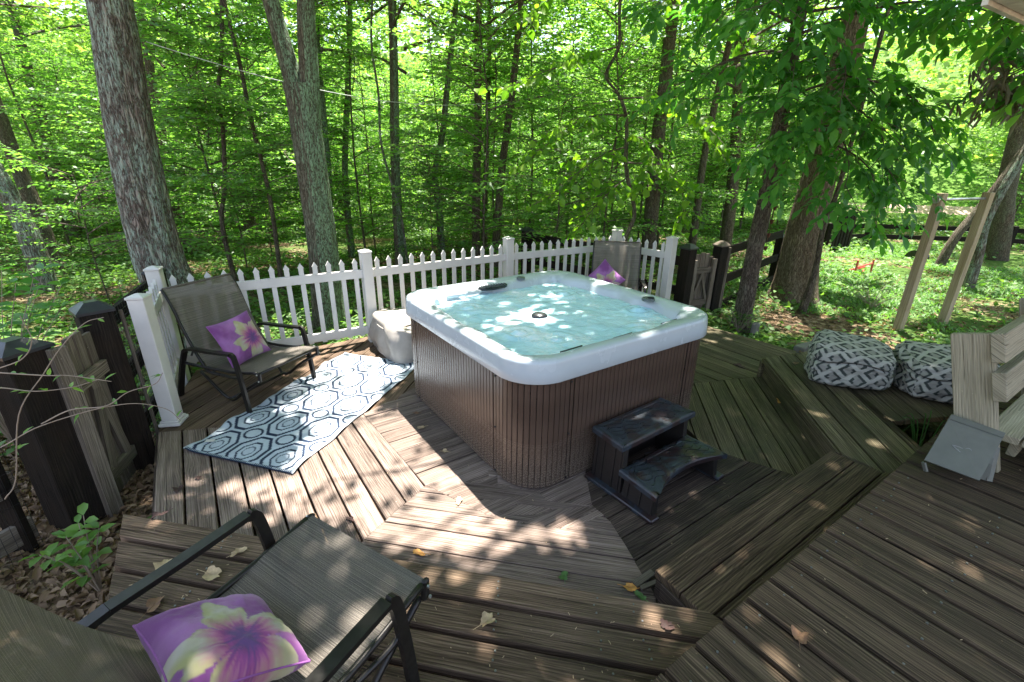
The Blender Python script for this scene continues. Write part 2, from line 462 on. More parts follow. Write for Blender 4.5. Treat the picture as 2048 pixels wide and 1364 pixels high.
def sling_mat():
    m, nt, b, o = newmat('sling_fabric'); N = NT(nt)
    uv = N.coord('UV')
    def mp(sx, sy):
        q = N.n('ShaderNodeMapping'); q.inputs['Scale'].default_value = (sx, sy, 1); N.l(uv, q.inputs[0]); return q.outputs[0]
    n1 = N.noise(mp(.7, 330), 1, 2, .6)       # stripes across the seat: uv.y runs down the sling
    n2 = N.noise(mp(260, 260), 1, 1, .5)
    c = N.ramp(N.mix(.25, n1, n2), [(.34, (.075, .065, .055)), (.5, (.155, .135, .115)), (.66, (.30, .265, .22))])
    N.l(c, b.inputs['Base Color']); b.inputs['Roughness'].default_value = .75; b.inputs['Specular IOR Level'].default_value = .2
    tr = N.n('ShaderNodeBsdfTransparent'); mx = N.n('ShaderNodeMixShader')
    tl = N.n('ShaderNodeBsdfTranslucent'); N.l(c, tl.inputs[0]); m2 = N.n('ShaderNodeMixShader'); m2.inputs[0].default_value = .2
    N.l(b.outputs[0], m2.inputs[1]); N.l(tl.outputs[0], m2.inputs[2])
    mx.inputs[0].default_value = .16
    N.l(m2.outputs[0], mx.inputs[1]); N.l(tr.outputs[0], mx.inputs[2]); N.l(mx.outputs[0], o.inputs[0])
    N.bump(n1, .4, .002, b)
    return m
M['sling'] = sling_mat()

def skirt_mat():
    m, nt, b, o = newmat('espresso_skirt_panel'); N = NT(nt)
    v = N.coord('Object')
    c = N.ramp(N.noise(N.coord('Object', (1, 1, .15)), 18, 5, .6), [(.3, (.054, .034, .025)), (.7, (.105, .069, .052))])
    sep = N.n('ShaderNodeSeparateXYZ'); N.l(v, sep.inputs[0])
    sp = N.ramp(N.noise(v, 260, 2, .5), [(.5, 0.0), (.6, 1.0)])
    lowf = N.ramp(sep.outputs[2], [(.0, .85), (.33, .0)])
    df = N.math('MULTIPLY', sp, lowf)
    c = N.mix(df, c, (.30, .24, .17))
    N.l(c, b.inputs['Base Color']); b.inputs['Roughness'].default_value = .38; b.inputs['Specular IOR Level'].default_value = .55
    N.l(N.ramp(df, [(0, .27), (1, .9)]), b.inputs['Roughness'])
    N.bump(N.noise(N.coord('Object', (1, 1, .05)), 160, 3, .6), .12, .002, b)
    return m
M['skirt'] = skirt_mat()

def water_mat():
    m, nt, b, o = newmat('bubbling_spa_water'); N = NT(nt)
    v = N.coord('Object')
    big = N.noise(v, 2.6, 6, .6, 1.6)
    mid = N.noise(v, 9, 6, .65, 1.2)
    c = N.ramp(big, [(.3, (.42, .71, .82)), (.5, (.54, .80, .88)), (.72, (.70, .89, .93))])
    foam = N.ramp(N.math('MULTIPLY', N.noise(v, 2.4, 3, .5), N.noise(v, 22, 6, .75, 2.5)), [(.26, 0.0), (.34, .9)])
    c = N.mix(foam, c, (.86, .92, .93))
    N.l(c, b.inputs['Base Color'])
    b.inputs['Roughness'].default_value = .12; b.inputs['IOR'].default_value = 1.33
    b.inputs['Specular IOR Level'].default_value = .5
    b.inputs['Emission Strength'].default_value = 0
    h = N.math('ADD', N.math('MULTIPLY', mid, .6), N.math('MULTIPLY', N.noise(v, 26, 4, .6, .8), .4))
    N.bump(h, .55, .03, b)
    return m
M['water'] = water_mat()

def tread_mat():
    m, nt, b, o = newmat('charcoal_tread'); N = NT(nt)
    v = N.coord('Object')
    n = N.noise(v, 5.5, 4, .55, .8)
    c = N.ramp(n, [(.35, (.020, .025, .031)), (.46, (.032, .040, .050)), (.51, (.024, .018, .019)), (.7, (.034, .018, .018))])
    N.l(c, b.inputs['Base Color']); N.l(N.ramp(n, [(.4, .5), (.6, .28)]), b.inputs['Roughness'])
    N.bump(N.noise(v, 90, 3, .6), .15, .002, b)
    return m
M['tread'] = tread_mat()
M['step_side'] = plain_mat('gritty_dark_plastic', (.018, .014, .012), .5, nscale=250, namt=.7, bump=.1)
M['fabric_print'] = vcol_mat('printed_fabric', .85, .25, 700, .2)
M['ottoman'] = vcol_mat('printed_canvas', .9, .3, 400, 0, .8, 9)
M['rug'] = vcol_mat('woven_rug', .75, .5, 260)

# deck frame: n runs along azimuth 55.5, m along -34.5
AN, AM = rad(55.5), rad(-34.5)
def NM(n, m):
    return (n * math.sin(AN) + m * math.sin(AM), n * math.cos(AN) + m * math.cos(AM))
def to_nm(x, y):
    return (x * math.sin(AN) + y * math.cos(AN), x * math.sin(AM) + y * math.cos(AM))

# ================================================================== ground
def ground_z(x, y):
    x = np.asarray(x, float); y = np.asarray(y, float)
    z = -.17 - .12 * np.clip((-x - 1.2) / 1.2, 0, 1) - .022 * np.clip(y - 6, 0, 14) + .10 * (fbm(x * .35, y * .35, 3.0) - .5) * np.clip((np.hypot(x, y - 3) - 3) / 6, 0, 1)
    z = z + .03 * (fbm(x * 2, y * 2, 1.0, 2) - .5)
    z = z + .42 * np.clip(np.hypot(x, y) - 37, 0, 40) 
    return z
gx = np.concatenate([np.linspace(-110, -14, 25), np.linspace(-12, 16, 150), np.linspace(18, 110, 25)])
gy = np.concatenate([np.linspace(-40, -1, 10), np.linspace(0, 26, 140), np.linspace(28, 130, 30)])
GX, GY = np.meshgrid(gx, gy, indexing='ij')
under = ((GX > -2.9) & (GX < 4.2) & (GY < 6.6) & (GY > -6) & (GY - .6 * GX < 7.2) & (GX + GY > .1))
GZ = ground_z(GX, GY) - np.where((GX > -2.0) & (GX < 3.4) & (GY < 4.6) & (GY > -6), .25, 0)
gm = np_mesh('ground', np.stack([GX, GY, GZ], -1).reshape(-1, 3), grid_faces(len(gx), len(gy)), smooth=True)
ground = link_mesh('ground', gm, M['ground']); tag(ground, kind='structure', label='forest ground of soil, leaf litter and green ground cover')

# ================================================================== decks
def clip_half(poly, nx, ny, c, keep_less):
    out = []
    n = len(poly)
    for i in range(n):
        a, b = poly[i], poly[(i + 1) % n]
        da = a[0] * nx + a[1] * ny - c; db = b[0] * nx + b[1] * ny - c
        if keep_less: da, db = -da, -db
        if da >= 0: out.append(a)
        if (da >= 0) != (db >= 0):
            t = da / (da - db); out.append((a[0] + (b[0] - a[0]) * t, a[1] + (b[1] - a[1]) * t))
    return out
def parea(p):
    return abs(sum(p[i][0] * p[(i + 1) % len(p)][1] - p[(i + 1) % len(p)][0] * p[i][1] for i in range(len(p)))) / 2

def deck(parent, region, azd, phase, pitch, gap, z, mat, th=.038, jz=.0025, name='board'):
    a = rad(azd); dx, dy = math.sin(a), math.cos(a); nx, ny = math.cos(a), -math.sin(a)   # n = azimuth+90
    cs = [x * nx + y * ny for x, y in region]
    k0 = math.floor((min(cs) - phase) / pitch); k1 = math.ceil((max(cs) - phase) / pitch)
    for k in range(k0, k1):
        c0 = phase + k * pitch + gap / 2; c1 = phase + (k + 1) * pitch - gap / 2
        p = clip_half(region, nx, ny, c0, False)
        if len(p) < 3: continue
        p = clip_half(p, nx, ny, c1, True)
        if len(p) < 3 or parea(p) < .0015: continue
        q = []
        for v in p:
            if not q or math.hypot(v[0] - q[-1][0], v[1] - q[-1][1]) > .006: q.append(v)
        if math.hypot(q[0][0] - q[-1][0], q[0][1] - q[-1][1]) < .006: q.pop()
        if len(q) < 3: continue
        ou, ov = random.random() * 30, random.random() * 30
        j1 = random.uniform(-jz, jz); tl = random.uniform(-.006, .006)
        cc = (c0 + c1) / 2
        # end-to-end wear: shift the ends a little
        mb = MB()
        mb.prism(q, z - th, z, .003, uvf=lambda x, y, zz: (x * dx + y * dy + ou, x * nx + y * ny + ov + (zz - z)))
        mb.v = [(x, y, zz + j1 + tl * ((x * nx + y * ny) - cc) / pitch * .5) for x, y, zz in mb.v]
        mb.build(name, mat, parent)

def riser(parent, a, b, z0, z1, mat, th=.03, name='riser_board'):
    a = Vector((a[0], a[1])); b = Vector((b[0], b[1])); d = (b - a).normalized(); n = Vector((-d.y, d.x)) * th
    ou = random.random() * 20
    MB().prism([a, b, b + n, a + n], z0, z1, .002, uvf=lambda x, y, z: ((x - a.x) * d.x + (y - a.y) * d.y + ou, z + ou)).build(name, mat, parent)

low = thing('lower_deck', (0, 3, 0), 'lowest octagon deck of weathered boards carrying the hot tub', kind='structure')
L_FAR, L_LU, L_LC = (-2.60, 2.955), (-1.178, 3.255), (-.53, 2.392)
deck(low, [L_FAR, (-1.93, 1.97), (-.86, 1.79), L_LC, L_LU], -34.5, -.327, .155, .013, 0, M['deck_low'])
deck(low, [L_FAR, L_LU, (-1.0, 3.35), (-.1, 5.15), (-.55, 5.72), (-1.62, 5.03), (-3.02, 4.05), (-2.68, 3.10)], 10.5, -2.952, .152, .010, 0, M['deck_step'])
deck(low, [L_LU, L_LC, (.15, 1.95), (.55, 2.15), (.60, 3.0), (-.75, 3.9)], 55.5, -2.26, .148, .006, 0, M['deck_low'])
deck(low, [L_LC, (-.86, 1.79), (.66, 1.50), (.69, 1.62), (.569, 2.097), (.484, 2.223), (.22, 2.262), (.02, 2.62)], -79.5, 1.767, .1435, .007, -.0, M['deck_low'])
deck(low, [(.484, 2.223), (.569, 2.097), (.70, 1.54), (1.84, 2.30), (2.02, 2.43), (1.40, 2.83), (1.2, 3.3), (.5, 3.0)], 55.5, -1.135, .1478, .008, 0, M['deck_dark'])
deck(low, [(1.40, 2.83), (2.02, 2.43), (2.15, 2.50), (2.43, 4.065), (1.784, 3.912), (1.2, 3.8)], 10.5, 1.24, .1455, .009, 0, M['deck_green'])
deck(low, [(1.2, 3.785), (1.784, 3.912), (2.43, 4.065), (2.85, 4.18), (3.10, 4.72), (2.502, 5.445), (2.06, 6.0), (1.0, 5.2), (.6, 4.4)], -34.5, 4.77, .157, .009, 0, M['deck_green'])
deck(low, [(-.1, 5.15), (.6, 4.4), (1.0, 5.2), (2.06, 6.0), (1.50, 6.72), (-.06, 5.82), (-.55, 5.72)], 55.5, -2.26, .150, .008, 0, M['deck_green'])
mb = MB()
for a_, b_ in (((-2.64, 2.95), (-1.95, 1.95)), ((-2.64, 2.95), (-3.0, 4.02)), ((-3.0, 4.02), (1.5, 6.68)), ((1.5, 6.68), (3.06, 4.72))):
    a2, b2 = Vector(a_), Vector(b_); d = (b2 - a2).normalized(); nn = Vector((-d.y, d.x)) * .035
    cc = (a2 + b2) / 2; sg = 1 if nn.dot(Vector((0, 4)) - cc) > 0 else -1; nn *= sg
    riser(low, a2 + nn * .3 if sg > 0 else b2 + nn * .3, b2 + nn * .3 if sg > 0 else a2 + nn * .3, -.30, -.040, M['deck_dark'])
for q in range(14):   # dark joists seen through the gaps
    riser(low, (-2.2 + q * .36, 2.35 if q > 1 else 2.7), (-2.2 + q * .36 + .5, 4.6), -.16, -.042, M['deck_dark'], .04, 'joist')

stp = thing('step_deck', (-.5, 1.2, 0), 'raised walkway of gapped boards along the near edge of the lower deck', kind='structure')
def bq(x, q): return (q - x * math.sin(rad(10.5))) / math.cos(rad(10.5))
deck(stp, [(-1.985, bq(-1.985, 1.517)), (-1.62, 1.35), (-1.30, .55), (-1.10, -1.2), (.9, -1.2), (.62, 1.10), (.86, 1.33), (.80, bq(.80, 1.517))], -79.5, 1.517, .151, .025, .19, M['deck_step'], jz=.004)
riser(stp, (-1.96, bq(-1.96, 1.487)), (.76, bq(.76, 1.487)), -.02, .150, M['deck_step'])
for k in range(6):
    riser(stp, (-1.50 + k * .40, -1.0), (-1.70 + k * .40, 1.34), -.02, .150, M['deck_dark'], .04, 'joist')

stf = thing('deck_step', (1.6, 1.9, 0), 'two board wide step between the lower deck and the main deck', kind='structure')
fl = [(.655, 1.585), (.79, 1.365), (1.2, 1.3), (2.4, 2.2), (2.165, 2.375), (2.045, 2.535)]
deck(stf, fl, 55.5, -.9385 + .0 , .142, .008, .19, M['deck_main'], th=.038)
riser(stf, NM(1.47, .915), NM(3.08, .915), .003, .150, M['deck_dark'])
riser(stf, (.805, 1.37), (.70, 1.56), .003, .150, M['deck_dark'])

qd = thing('side_deck', (2.8, 3.2, 0), 'raised mossy side deck under the two patterned ottomans', kind='structure')
QR = [(2.075, 2.53), (2.18, 2.40), (2.30, 2.05), (2.62, 2.3), (2.66, 2.90), (3.22, 2.995), (3.5, 2.75), (4.2, 3.1), (4.0, 4.2), (3.3, 4.38), (2.365, 4.055)]
deck(qd, QR, 10.5, 1.603, .161, .015, .19, M['deck_green'])
riser(qd, (2.385, 4.05), (2.105, 2.55), .004, .150, M['deck_green'], .028)
riser(qd, (2.36, 4.03), (3.3, 4.35), -.2, .150, M['deck_green'])

mdk = thing('main_deck', (1.5, .5, .38), 'main deck of wide gapped boards in front of the bench', kind='structure')
AR = [NM(-2.2, .555), NM(6.4, .555), NM(6.4, -3.2), NM(-2.2, -3.2)]
AR = [NM(.84, .555), NM(6.2, .555), NM(6.2, -3.6), NM(-.4, -3.6), NM(-.4, .30), NM(-.2, .555)]
AR = [NM(-.35, .555), NM(6.2, .555), NM(6.2, -3.6), NM(-.35, -3.6)]
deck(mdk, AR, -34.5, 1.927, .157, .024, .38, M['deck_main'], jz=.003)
riser(mdk, NM(.9, .515), NM(6.1, .515), .194, .340, M['deck_dark'])
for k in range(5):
    riser(mdk, NM(-.3, .35 - k * .5), NM(6.1, .35 - k * .5), .22, .340, M['deck_dark'], .04, 'joist')

# nail heads: hundreds of dots, one joined piece of each deck
def nails(parent, pts, z):
    mb = MB()
    for x, y in pts:
        r = .0042
        mb.prism([(x + r * math.cos(t), y + r * math.sin(t)) for t in [i * math.pi / 3 for i in range(6)]], z - .001, z + .0035)
    o = mb.build('nail_head', M['nail'], parent); o['kind'] = 'stuff'
pts = []
for k in range(-3, 16):
    for mm in (.49, .30 - .16, -.36, -.86, -1.36):
        for d in (.03, .115):
            pts.append(NM(1.927 - 1.57 + k * .157 + .0075 + d + random.uniform(-.008, .008), mm + random.uniform(-.012, .012)))
nails(mdk, [q for q in pts if q[0] > -.2], .38)
pts = []
for k in range(9):
    q = 1.517 - k * .151
    for xx in (-1.35, -.75, -.05, .36, .52):
        for d in (.04, .075, .11):
            x = xx + random.uniform(-.015, .015); pts.append((x, bq(x, q - d)))
nails(stp, pts, .19)

# ================================================================== hot tub
TC = NM(2.205, 2.71)
tub = thing('hot_tub', (TC[0], TC[1], 0), 'square brown hot tub with pale grey rim full of bubbling water', 'hot tub')
HX, HY = .885, .915                     # half sizes along n, m (outer lip)
def sq(th, hx, hy, R):
    """rounded rectangle in (n,m) frame by perimeter parameter 0..1 -> point + normal"""
    a, b = hx - R, hy - R
    segs = [2 * b, math.pi / 2 * R, 2 * a, math.pi / 2 * R] * 2
    tot = sum(segs); s = (th % 1.0) * tot
    cs = [(a, -b), (a, b), (-a, b), (-a, -b)]
    ang = 0.0; pos = Vector((hx, -b)); i = 0
    for i, L in enumerate(segs):
        if s <= L or i == 7: break
        s -= L
    c = i // 2
    d0 = c * math.pi / 2
    nrm = Vector((math.cos(d0), math.sin(d0))); tan = Vector((-nrm.y, nrm.x))
    corner0 = Vector(cs[c])
    if i % 2 == 0:
        return corner0 + nrm * R + tan * s, nrm
    ctr = Vector(cs[(c + 1) % 4])
    an = d0 + s / R
    nn = Vector((math.cos(an), math.sin(an)))
    return ctr + nn * R, nn
def tub_w(v, z): 
    x, y = NM(v[0], v[1]); return (x + TC[0], y + TC[1], z)
NS = 320
def rim_scallop(v):
    # extra inset towards the middle as a function of the outline point
    n, m = v
    e = 0
    for (cn, cm, w, a) in ((.88, 0.15, .30, .03), (-.88, -.35, .20, .035), (-.88, .30, .30, .02), (0, -.9, .22, .02), (.45, -.9, .16, .03), (-.5, -.9, .2, .015), (.1, .9, .35, .07), (-.55, .9, .28, .055), (.75, .75, .35, .10), (-.8, .8, .3, .12), (.85, -.8, .3, .10), (-.85, -.85, .3, .02), (.88, -.25, .16, .04)):
        d2 = (n - cn) ** 2 + (m - cm) ** 2
        e += a * math.exp(-d2 / (w * w))
    return e
prof = [(-.020, .735, 0), (.004, .736, 0), (.009, .742, 0), (.006, .80, 0), (.000, .852, 0), (-.005, .868, 0), (-.016, .876, 0), (-.040, .878, 0), (-.066, .876, 0), (-.083, .870, .5), (-.097, .858, .85), (-.108, .835, 1.0), (-.122, .79, 1.05), (-.20, .66, 1.1), (-.32, .50, 1.1)]
V = []
for i in range(NS):
    v, nn = sq(i / NS, HX, HY, .26)
    sc_ = rim_scallop(v) + .008 * math.sin(i * .35)
    for k, (off, z, w) in enumerate(prof):
        q = v + nn * (off - sc_ * w)
        zz = z + (.004 * math.sin(i * .21 + k) if k > 8 else 0)
        V.append(tub_w(q, zz))
V = np.array(V) - ORIG[tub.name]
me = np_mesh('rim', V, grid_faces(NS, len(prof), True), smooth=True)
rim = link_mesh('rim', me, M['acrylic'], tub)
# water: disc grid inside
nr = 60
V = []; 
for i in range(NS):
    v, nn = sq(i / NS, HX, HY, .26)
    edge = v + nn * (-.120 - rim_scallop(v) * 1.05)
    for k in range(nr):
        t = (k + .02) / (nr - 1); q = edge * min(t, 1.0)
        x, y, _ = tub_w(q, 0)
        V.append((x, y, 0))
V = np.array(V); n_ = len(V)
hh = .020 * (fbm(V[:, 0] * 5, V[:, 1] * 5, 2.0, 4) - .5) + .012 * (fbm(V[:, 0] * 16, V[:, 1] * 16, 5.0, 3) - .5)
for cx_, cy_, a in ((.45, 4.0, .02), (1.0, 3.55, .022), (.05, 3.0, .016), (.3, 2.9, .01), (-.35, 3.55, .012), (.9, 3.1, .01)):
    d = np.hypot(V[:, 0] - cx_, V[:, 1] - cy_); hh += a * np.exp(-(d / .13) ** 2) * (1 + .6 * np.sin(d * 70))
V[:, 2] = .795 + hh
me = np_mesh('water', V - ORIG[tub.name], grid_faces(NS, nr, True), smooth=True)
link_mesh('water', me, M['water'], tub)
# skirt slats, each its own piece
SK, R2 = .028, .24
pitch = .0365
hx, hy = HX - SK, HY - SK
per = 4 * (hx - R2) + 4 * (hy - R2) + 2 * math.pi * R2
nsl = int(round(per / pitch))
seams = set()
def near_seam(v):
    n, m = v
    # panel seams near each corner
    return False
sl_mesh = None
inner = MB()
ring = [tub_w(sq(i / 120, hx - .012, hy - .012, R2)[0], 0) for i in range(120)]
vs = [(x, y, .005) for x, y, _ in ring] + [(x, y, .75) for x, y, _ in ring]
inner.add(vs, [(i, (i + 1) % 120, 120 + (i + 1) % 120, 120 + i) for i in range(120)], None)
inner.build('skirt_frame', M['black_plastic'], tub)
w = pitch - .0035
me = MB().box((0, 0, .3775), (.011, w, .725), None, bev=.0022).mesh('slat')
me.materials.append(M['skirt'])
seam_pts = [(-hx, -hy + .31), (-hx + .33, -hy), (hx - .30, -hy), (hx - .05, -hy + .1), (-hx, hy - .28), (hx, -hy + .31), (hx, hy - .3), (.3, hy)]
for i in range(nsl):
    v, nn = sq((i + .5) / nsl, hx, hy, R2)
    if min((v - Vector(s)).length for s in seam_pts) < pitch * .5:
        pass
    x, y, _ = tub_w(v, 0)
    o = bpy.data.objects.new('slat', me); COL.objects.link(o); o.parent = tub
    o.location = (x - TC[0], y - TC[1], 0)
    wn_ = NM(nn.x, nn.y)
    o.rotation_euler = (0, 0, math.atan2(wn_[1], wn_[0]))
    if min((v - Vector(s)).length for s in seam_pts) < pitch * .55: o.scale = (.55, .72, 1)
for s in seam_pts[:2] + seam_pts[4:6]:
    for zz in (.03, .35, .70):
        x, y, _ = tub_w(Vector(s) * 1.006, 0)
        MB().box((x, y, zz), (.009, .009, .009)).build('screw', M['black_plastic'], tub)
# fittings
def disc(name, c, r, h, mat, parent, n=24, dome=0, rx=None):
    mb = MB(); R = [(r, c[2]), (r, c[2] + h * .7), (r * .86, c[2] + h)] + ([(r * .5, c[2] + h + dome * .7), (r * .05, c[2] + h + dome)] if dome else [])
    vs = []
    for rr_, z in R:
        for k in range(n):
            t = 2 * math.pi * k / n; vs.append((c[0] + rr_ * math.cos(t), c[1] + rr_ * math.sin(t), z))
    fs = [(l * n + k, l * n + (k + 1) % n, (l + 1) * n + (k + 1) % n, (l + 1) * n + k) for l in range(len(R) - 1) for k in range(n)]
    fs += [tuple(range((len(R) - 1) * n, len(R) * n))]
    mb.add(vs, fs)
    return mb.build(name, mat, parent, smooth=dome > 0)
disc('water_diverter', (.205, 3.37, .785), .062, .032, M['black_plastic'], tub, dome=.012)
kb = disc('control_knob', (1.085, 3.60, .868), .052, .022, M['grey_plastic'], tub)
MB().box((1.10, 3.585, .895), (.05, .03, .012), bev=.003).build('knob_grip', M['black_plastic'], kb)
disc('control_knob', (.075, 4.275, .868), .040, .020, M['grey_plastic'], tub)
# skimmer grille: dark oval with slats
sk = MB(); c0 = Vector((-.175, 4.05)); u = Vector(NM(1, 0)); v_ = Vector(NM(0, 1))
ov = []
for k in range(28):
    t = 2 * math.pi * k / 28; q = c0 + u * .15 * math.cos(t) + v_ * .055 * math.sin(t); ov.append((q.x, q.y))
sk.prism(ov, .835, .858, .004)
sko = sk.build('skimmer_lid', M['black_plastic'], tub)
for k in range(11):
    t = -.13 + k * .026; L = .05 * math.sqrt(max(0, 1 - (t / .15) ** 2))
    q = c0 + u * t
    a = q - v_ * L; b = q + v_ * L
    MB().bar([(a.x, a.y, .862), (b.x, b.y, .862)], .006, .006).build('skimmer_bar', M['grey_plastic'], sko)
# small dark headrest slots on the near rim
for n0, m0 in ((-.42, -.755), (.02, -.76), (.52, -.735)):
    a = tub_w(Vector((n0 - .09, m0)), .834); b = tub_w(Vector((n0 + .09, m0 + .008)), .834)
    MB().tube([a, b], .005, 8).build('headrest_slot', M['black_plastic'], tub)
# filter shelf on the far-left rim
a = tub_w(Vector((-.52, .70)), .83); b = tub_w(Vector((-.08, .72)), .83)
MB().tube([a, b], .016, 10).build('shelf_ledge', M['acrylic'], tub, smooth=True)

# ================================================================== spa steps
def spa_steps():
    # local: x along the tub side (width), y away from the tub (outwards)
    t = thing('spa_steps', (0, 0, 0), 'black plastic two tread spa steps against the right side of the hot tub', 'steps')
    W = .71
    def tread(x0, y0, y1, z, bow):
        mb = MB(); K = 18
        back = [(-W / 2 + .02 + (W - .04) * i / K, y0 - (bow[0] * (1 - (2 * i / K - 1) ** 2))) for i in range(K + 1)]
        front = [(W / 2 - (W) * i / K, y1 - bow[1] * (1 - (2 * i / K - 1) ** 2)) for i in range(K + 1)]
        ol = [q for q in back] + [q for q in front]
        c = Vector((0, (y0 + y1) / 2))
        V = []; rings = ((0, z - .042), (0, z - .014), (-.006, z - .004), (-.016, z), (-.034, z), (-.036, z - .002), (-.040, z), (-.10, z + .001))
        n = len(ol)
        for off, zz in rings:
            for i, q in enumerate(ol):
                p = Vector(ol[i - 1]); nx = Vector(ol[(i + 1) % n]); d = (nx - p).normalized(); nn = Vector((d.y, -d.x))
                k = Vector(q) + nn * off
                if off < -.05: k = Vector(q).lerp(c, .85)
                V.append((k.x, k.y, zz))
        F = [(l * n + i, l * n + (i + 1) % n, (l + 1) * n + (i + 1) % n, (l + 1) * n + i) for l in range(len(rings) - 1) for i in range(n)]
        F.append(tuple(range((len(rings) - 1) * n, len(rings) * n)))
        F.append(tuple(range(n - 1, -1, -1)))
        mb.add(V, F)
        o = mb.build('tread', M['tread'], t, smooth=False)
        g = MB()
        for k in range(12):      # flowing wood-grain ridges
            s = -1 if k % 2 else 1
            yy = y0 + (y1 - y0) * (.15 + .06 * k)
            pts = [(s * (.30 - .26 * i / 14), yy - bow[1] * .5 * (1 - ((.30 - .26 * i / 14) / .35) ** 2) + .014 * math.sin(i * .9 + k * .7), z + .0015) for i in range(15)]
            g.tube(pts, .0021, 4)
        g.build('grain_ridge', M['black_plastic'], o)
        return o
    # the panel sides
    for s in (-1, 1):
        mb = MB()
        for yy0, yy1, h in ((.02, .26, .345), (.27, .50, .165)):
            mb.add([(s * (W / 2 - .03), yy0, .025), (s * (W / 2 - .03), yy1, .025), (s * (W / 2 - .045), yy1 - .01, h), (s * (W / 2 - .045), yy0 + .01, h),
                    (s * (W / 2 - .07), yy0, .025), (s * (W / 2 - .07), yy1, .025), (s * (W / 2 - .085), yy1 - .01, h), (s * (W / 2 - .085), yy0 + .01, h)],
                   [(0, 1, 2, 3), (7, 6, 5, 4), (0, 3, 7, 4), (1, 5, 6, 2), (3, 2, 6, 7), (0, 4, 5, 1)])
        mb.build('side_panel', M['step_side'], t)
        r = MB()
        for yy, h in ((.045, .34), (.10, .34), (.185, .34), (.235, .34), (.31, .16), (.40, .16), (.485, .16)):
            r.bar([(s * (W / 2 - .029), yy, .03), (s * (W / 2 - .044), yy, h)], .014, .012)
        r.build('panel_rib', M['step_side'], t)
        MB().box((s * (W / 2 - .025), .265, .014), (.075, .53, .026), bev=.006).build('base_flange', M['tread'], t)
    b = MB().box((0, .035, .18), (W - .14, .03, .30), bev=.003).build('back_panel', M['step_side'], t)
    MB().box((0, .265, .09), (W - .14, .02, .13), bev=.003).build('riser_panel', M['step_side'], t)
    tread(0, .01, .27, .375, (-.0, .0))
    tread(0, .245, .53, .195, (-.0, .085))
    return t
st = spa_steps()
ST0 = NM(2.165, 1.795)
st.location = (ST0[0] + .0, ST0[1] - .0, 0)
st.rotation_euler = (0, 0, rad(90) - AN + rad(180) - 0 + rad(2))
ORIG[st.name] = np.array(st.location)

# folded spa cover lying beside the tub
cv = thing('spa_cover', (-1.15, 4.75, 0), 'grey vinyl spa cover bag slumped between fence and hot tub', 'cover')
K = 96
V = []; prof2 = [(.0, .0), (.012, .02), (.02, .10), (.0, .20), (-.01, .30), (-.02, .335), (-.05, .352), (-.12, .356), (-.25, .35), (-.4, .345)]
cN, cM = to_nm(-1.06, 4.72)
for i in range(K):
    v, nn = sq(i / K, .36, .44, .18)
    for k, (o_, z) in enumerate(prof2):
        wob = .014 * math.sin(i * .55 + k) + .02 * math.sin(i * .21 + k * 1.9) * (1 if k < 6 else .3)
        sh = (1 - max(0, -o_) / .45)
        q = v * (1 if o_ > -.3 else .1) + nn * (o_ + wob if o_ > -.3 else 0)
        x, y = NM(q.x + cN, q.y + cM); V.append((x, y, max(z + .02 * math.sin(i * .13 + 1), .0) if k else 0))
me = np_mesh('cover_bag', np.array(V) - ORIG[cv.name], grid_faces(K, len(prof2), True), smooth=True)
link_mesh('bag', me, M['cover'], cv)
mb = MB()
for dz, off in ((.30, .37), (.02, .385)):
    mb.tube([(*NM(cN + (off) * math.cos(t) * 1.0, cM + (off + .08) * math.sin(t)), dz + .0) for t in [i / 20 * math.pi + math.pi * .75 for i in range(21)]], .007, 6)
mb.build('piping', M['cover'], cv, smooth=True)

# ================================================================== rug
RU, RV = (.961, -.276), (.276, .961)
rug = thing('outdoor_rug', (-2.257, 2.721, 0), 'white and navy outdoor rug with octagon and circle pattern lying left of the hot tub', 'rug')
nu, nv = 190, 380
U, Vv = np.meshgrid(np.linspace(0, .89, nu), np.linspace(0, 1.83, nv), indexing='ij')
def rug_col(u, v):
    navy = np.array([.012, .025, .055]); wh = np.array([.48, .54, .60])
    best = np.full(u.shape, 9.0)
    wob = .0022 * np.sign(np.sin(v * 420)) 
    for i in range(-1, 5):
        for j in range(-1, 6):
            x = np.abs(u + wob - (.155 + .283 * i)) / .1415; y = np.abs(v - (.118 + .385 * j)) / .1925
            best = np.minimum(best, np.maximum(np.maximum(x, y * .98), (x + y) / 1.36))
    rc = np.full(u.shape, 9.0)
    for i in range(-1, 5):
        for j in range(-1, 6):
            rc = np.minimum(rc, np.hypot(u + wob - (.0135 + .283 * i), v - (.310 + .385 * j)))
    dark = np.zeros(u.shape, bool)
    for lv, th in ((.25, .055), (.49, .085), (.85, .14)):
        dark |= np.abs(best - lv) < th / 2
    dark &= rc > .084
    dark |= np.abs(rc - .060) < .009
    dark |= (np.abs(rc - .083) < .006) & (best > .70) & False
    dark |= (np.abs(best - .985) < .02) & (rc > .10) & False
    edge = (v < .022)
    dark = np.where(edge, (np.sin(u * 900) > -.2) | (v < .008), dark)
    eu = (u < .012) | (u > .878) | (v > 1.818)
    c = np.where(dark[..., None], navy, wh)
    c = np.where(eu[..., None], np.array([.42, .46, .50]), c)
    c = c * (0.93 + .1 * fbm(u * 30, v * 30)[..., None])
    return c
RC = rug_col(U, Vv)
rz_ = .010 + .006 * fbm(U * 3, Vv * 3, 2.0) + .016 * np.exp(-(U / .05) ** 2) * np.clip(np.sin(Vv * 17 + 1), 0, 1) + .014 * np.exp(-((U - .89) / .05) ** 2) * np.clip(np.sin(Vv * 15), 0, 1)
eu_ = .018 * np.sin(Vv * 11) * (U < .3) * (1 - U / .3) + .010 * np.sin(Vv * 13 + 2) * (U > .6) * (U - .6) / .3
X = (U + eu_) * RU[0] + Vv * RV[0]; Y = (U + eu_) * RU[1] + Vv * RV[1]
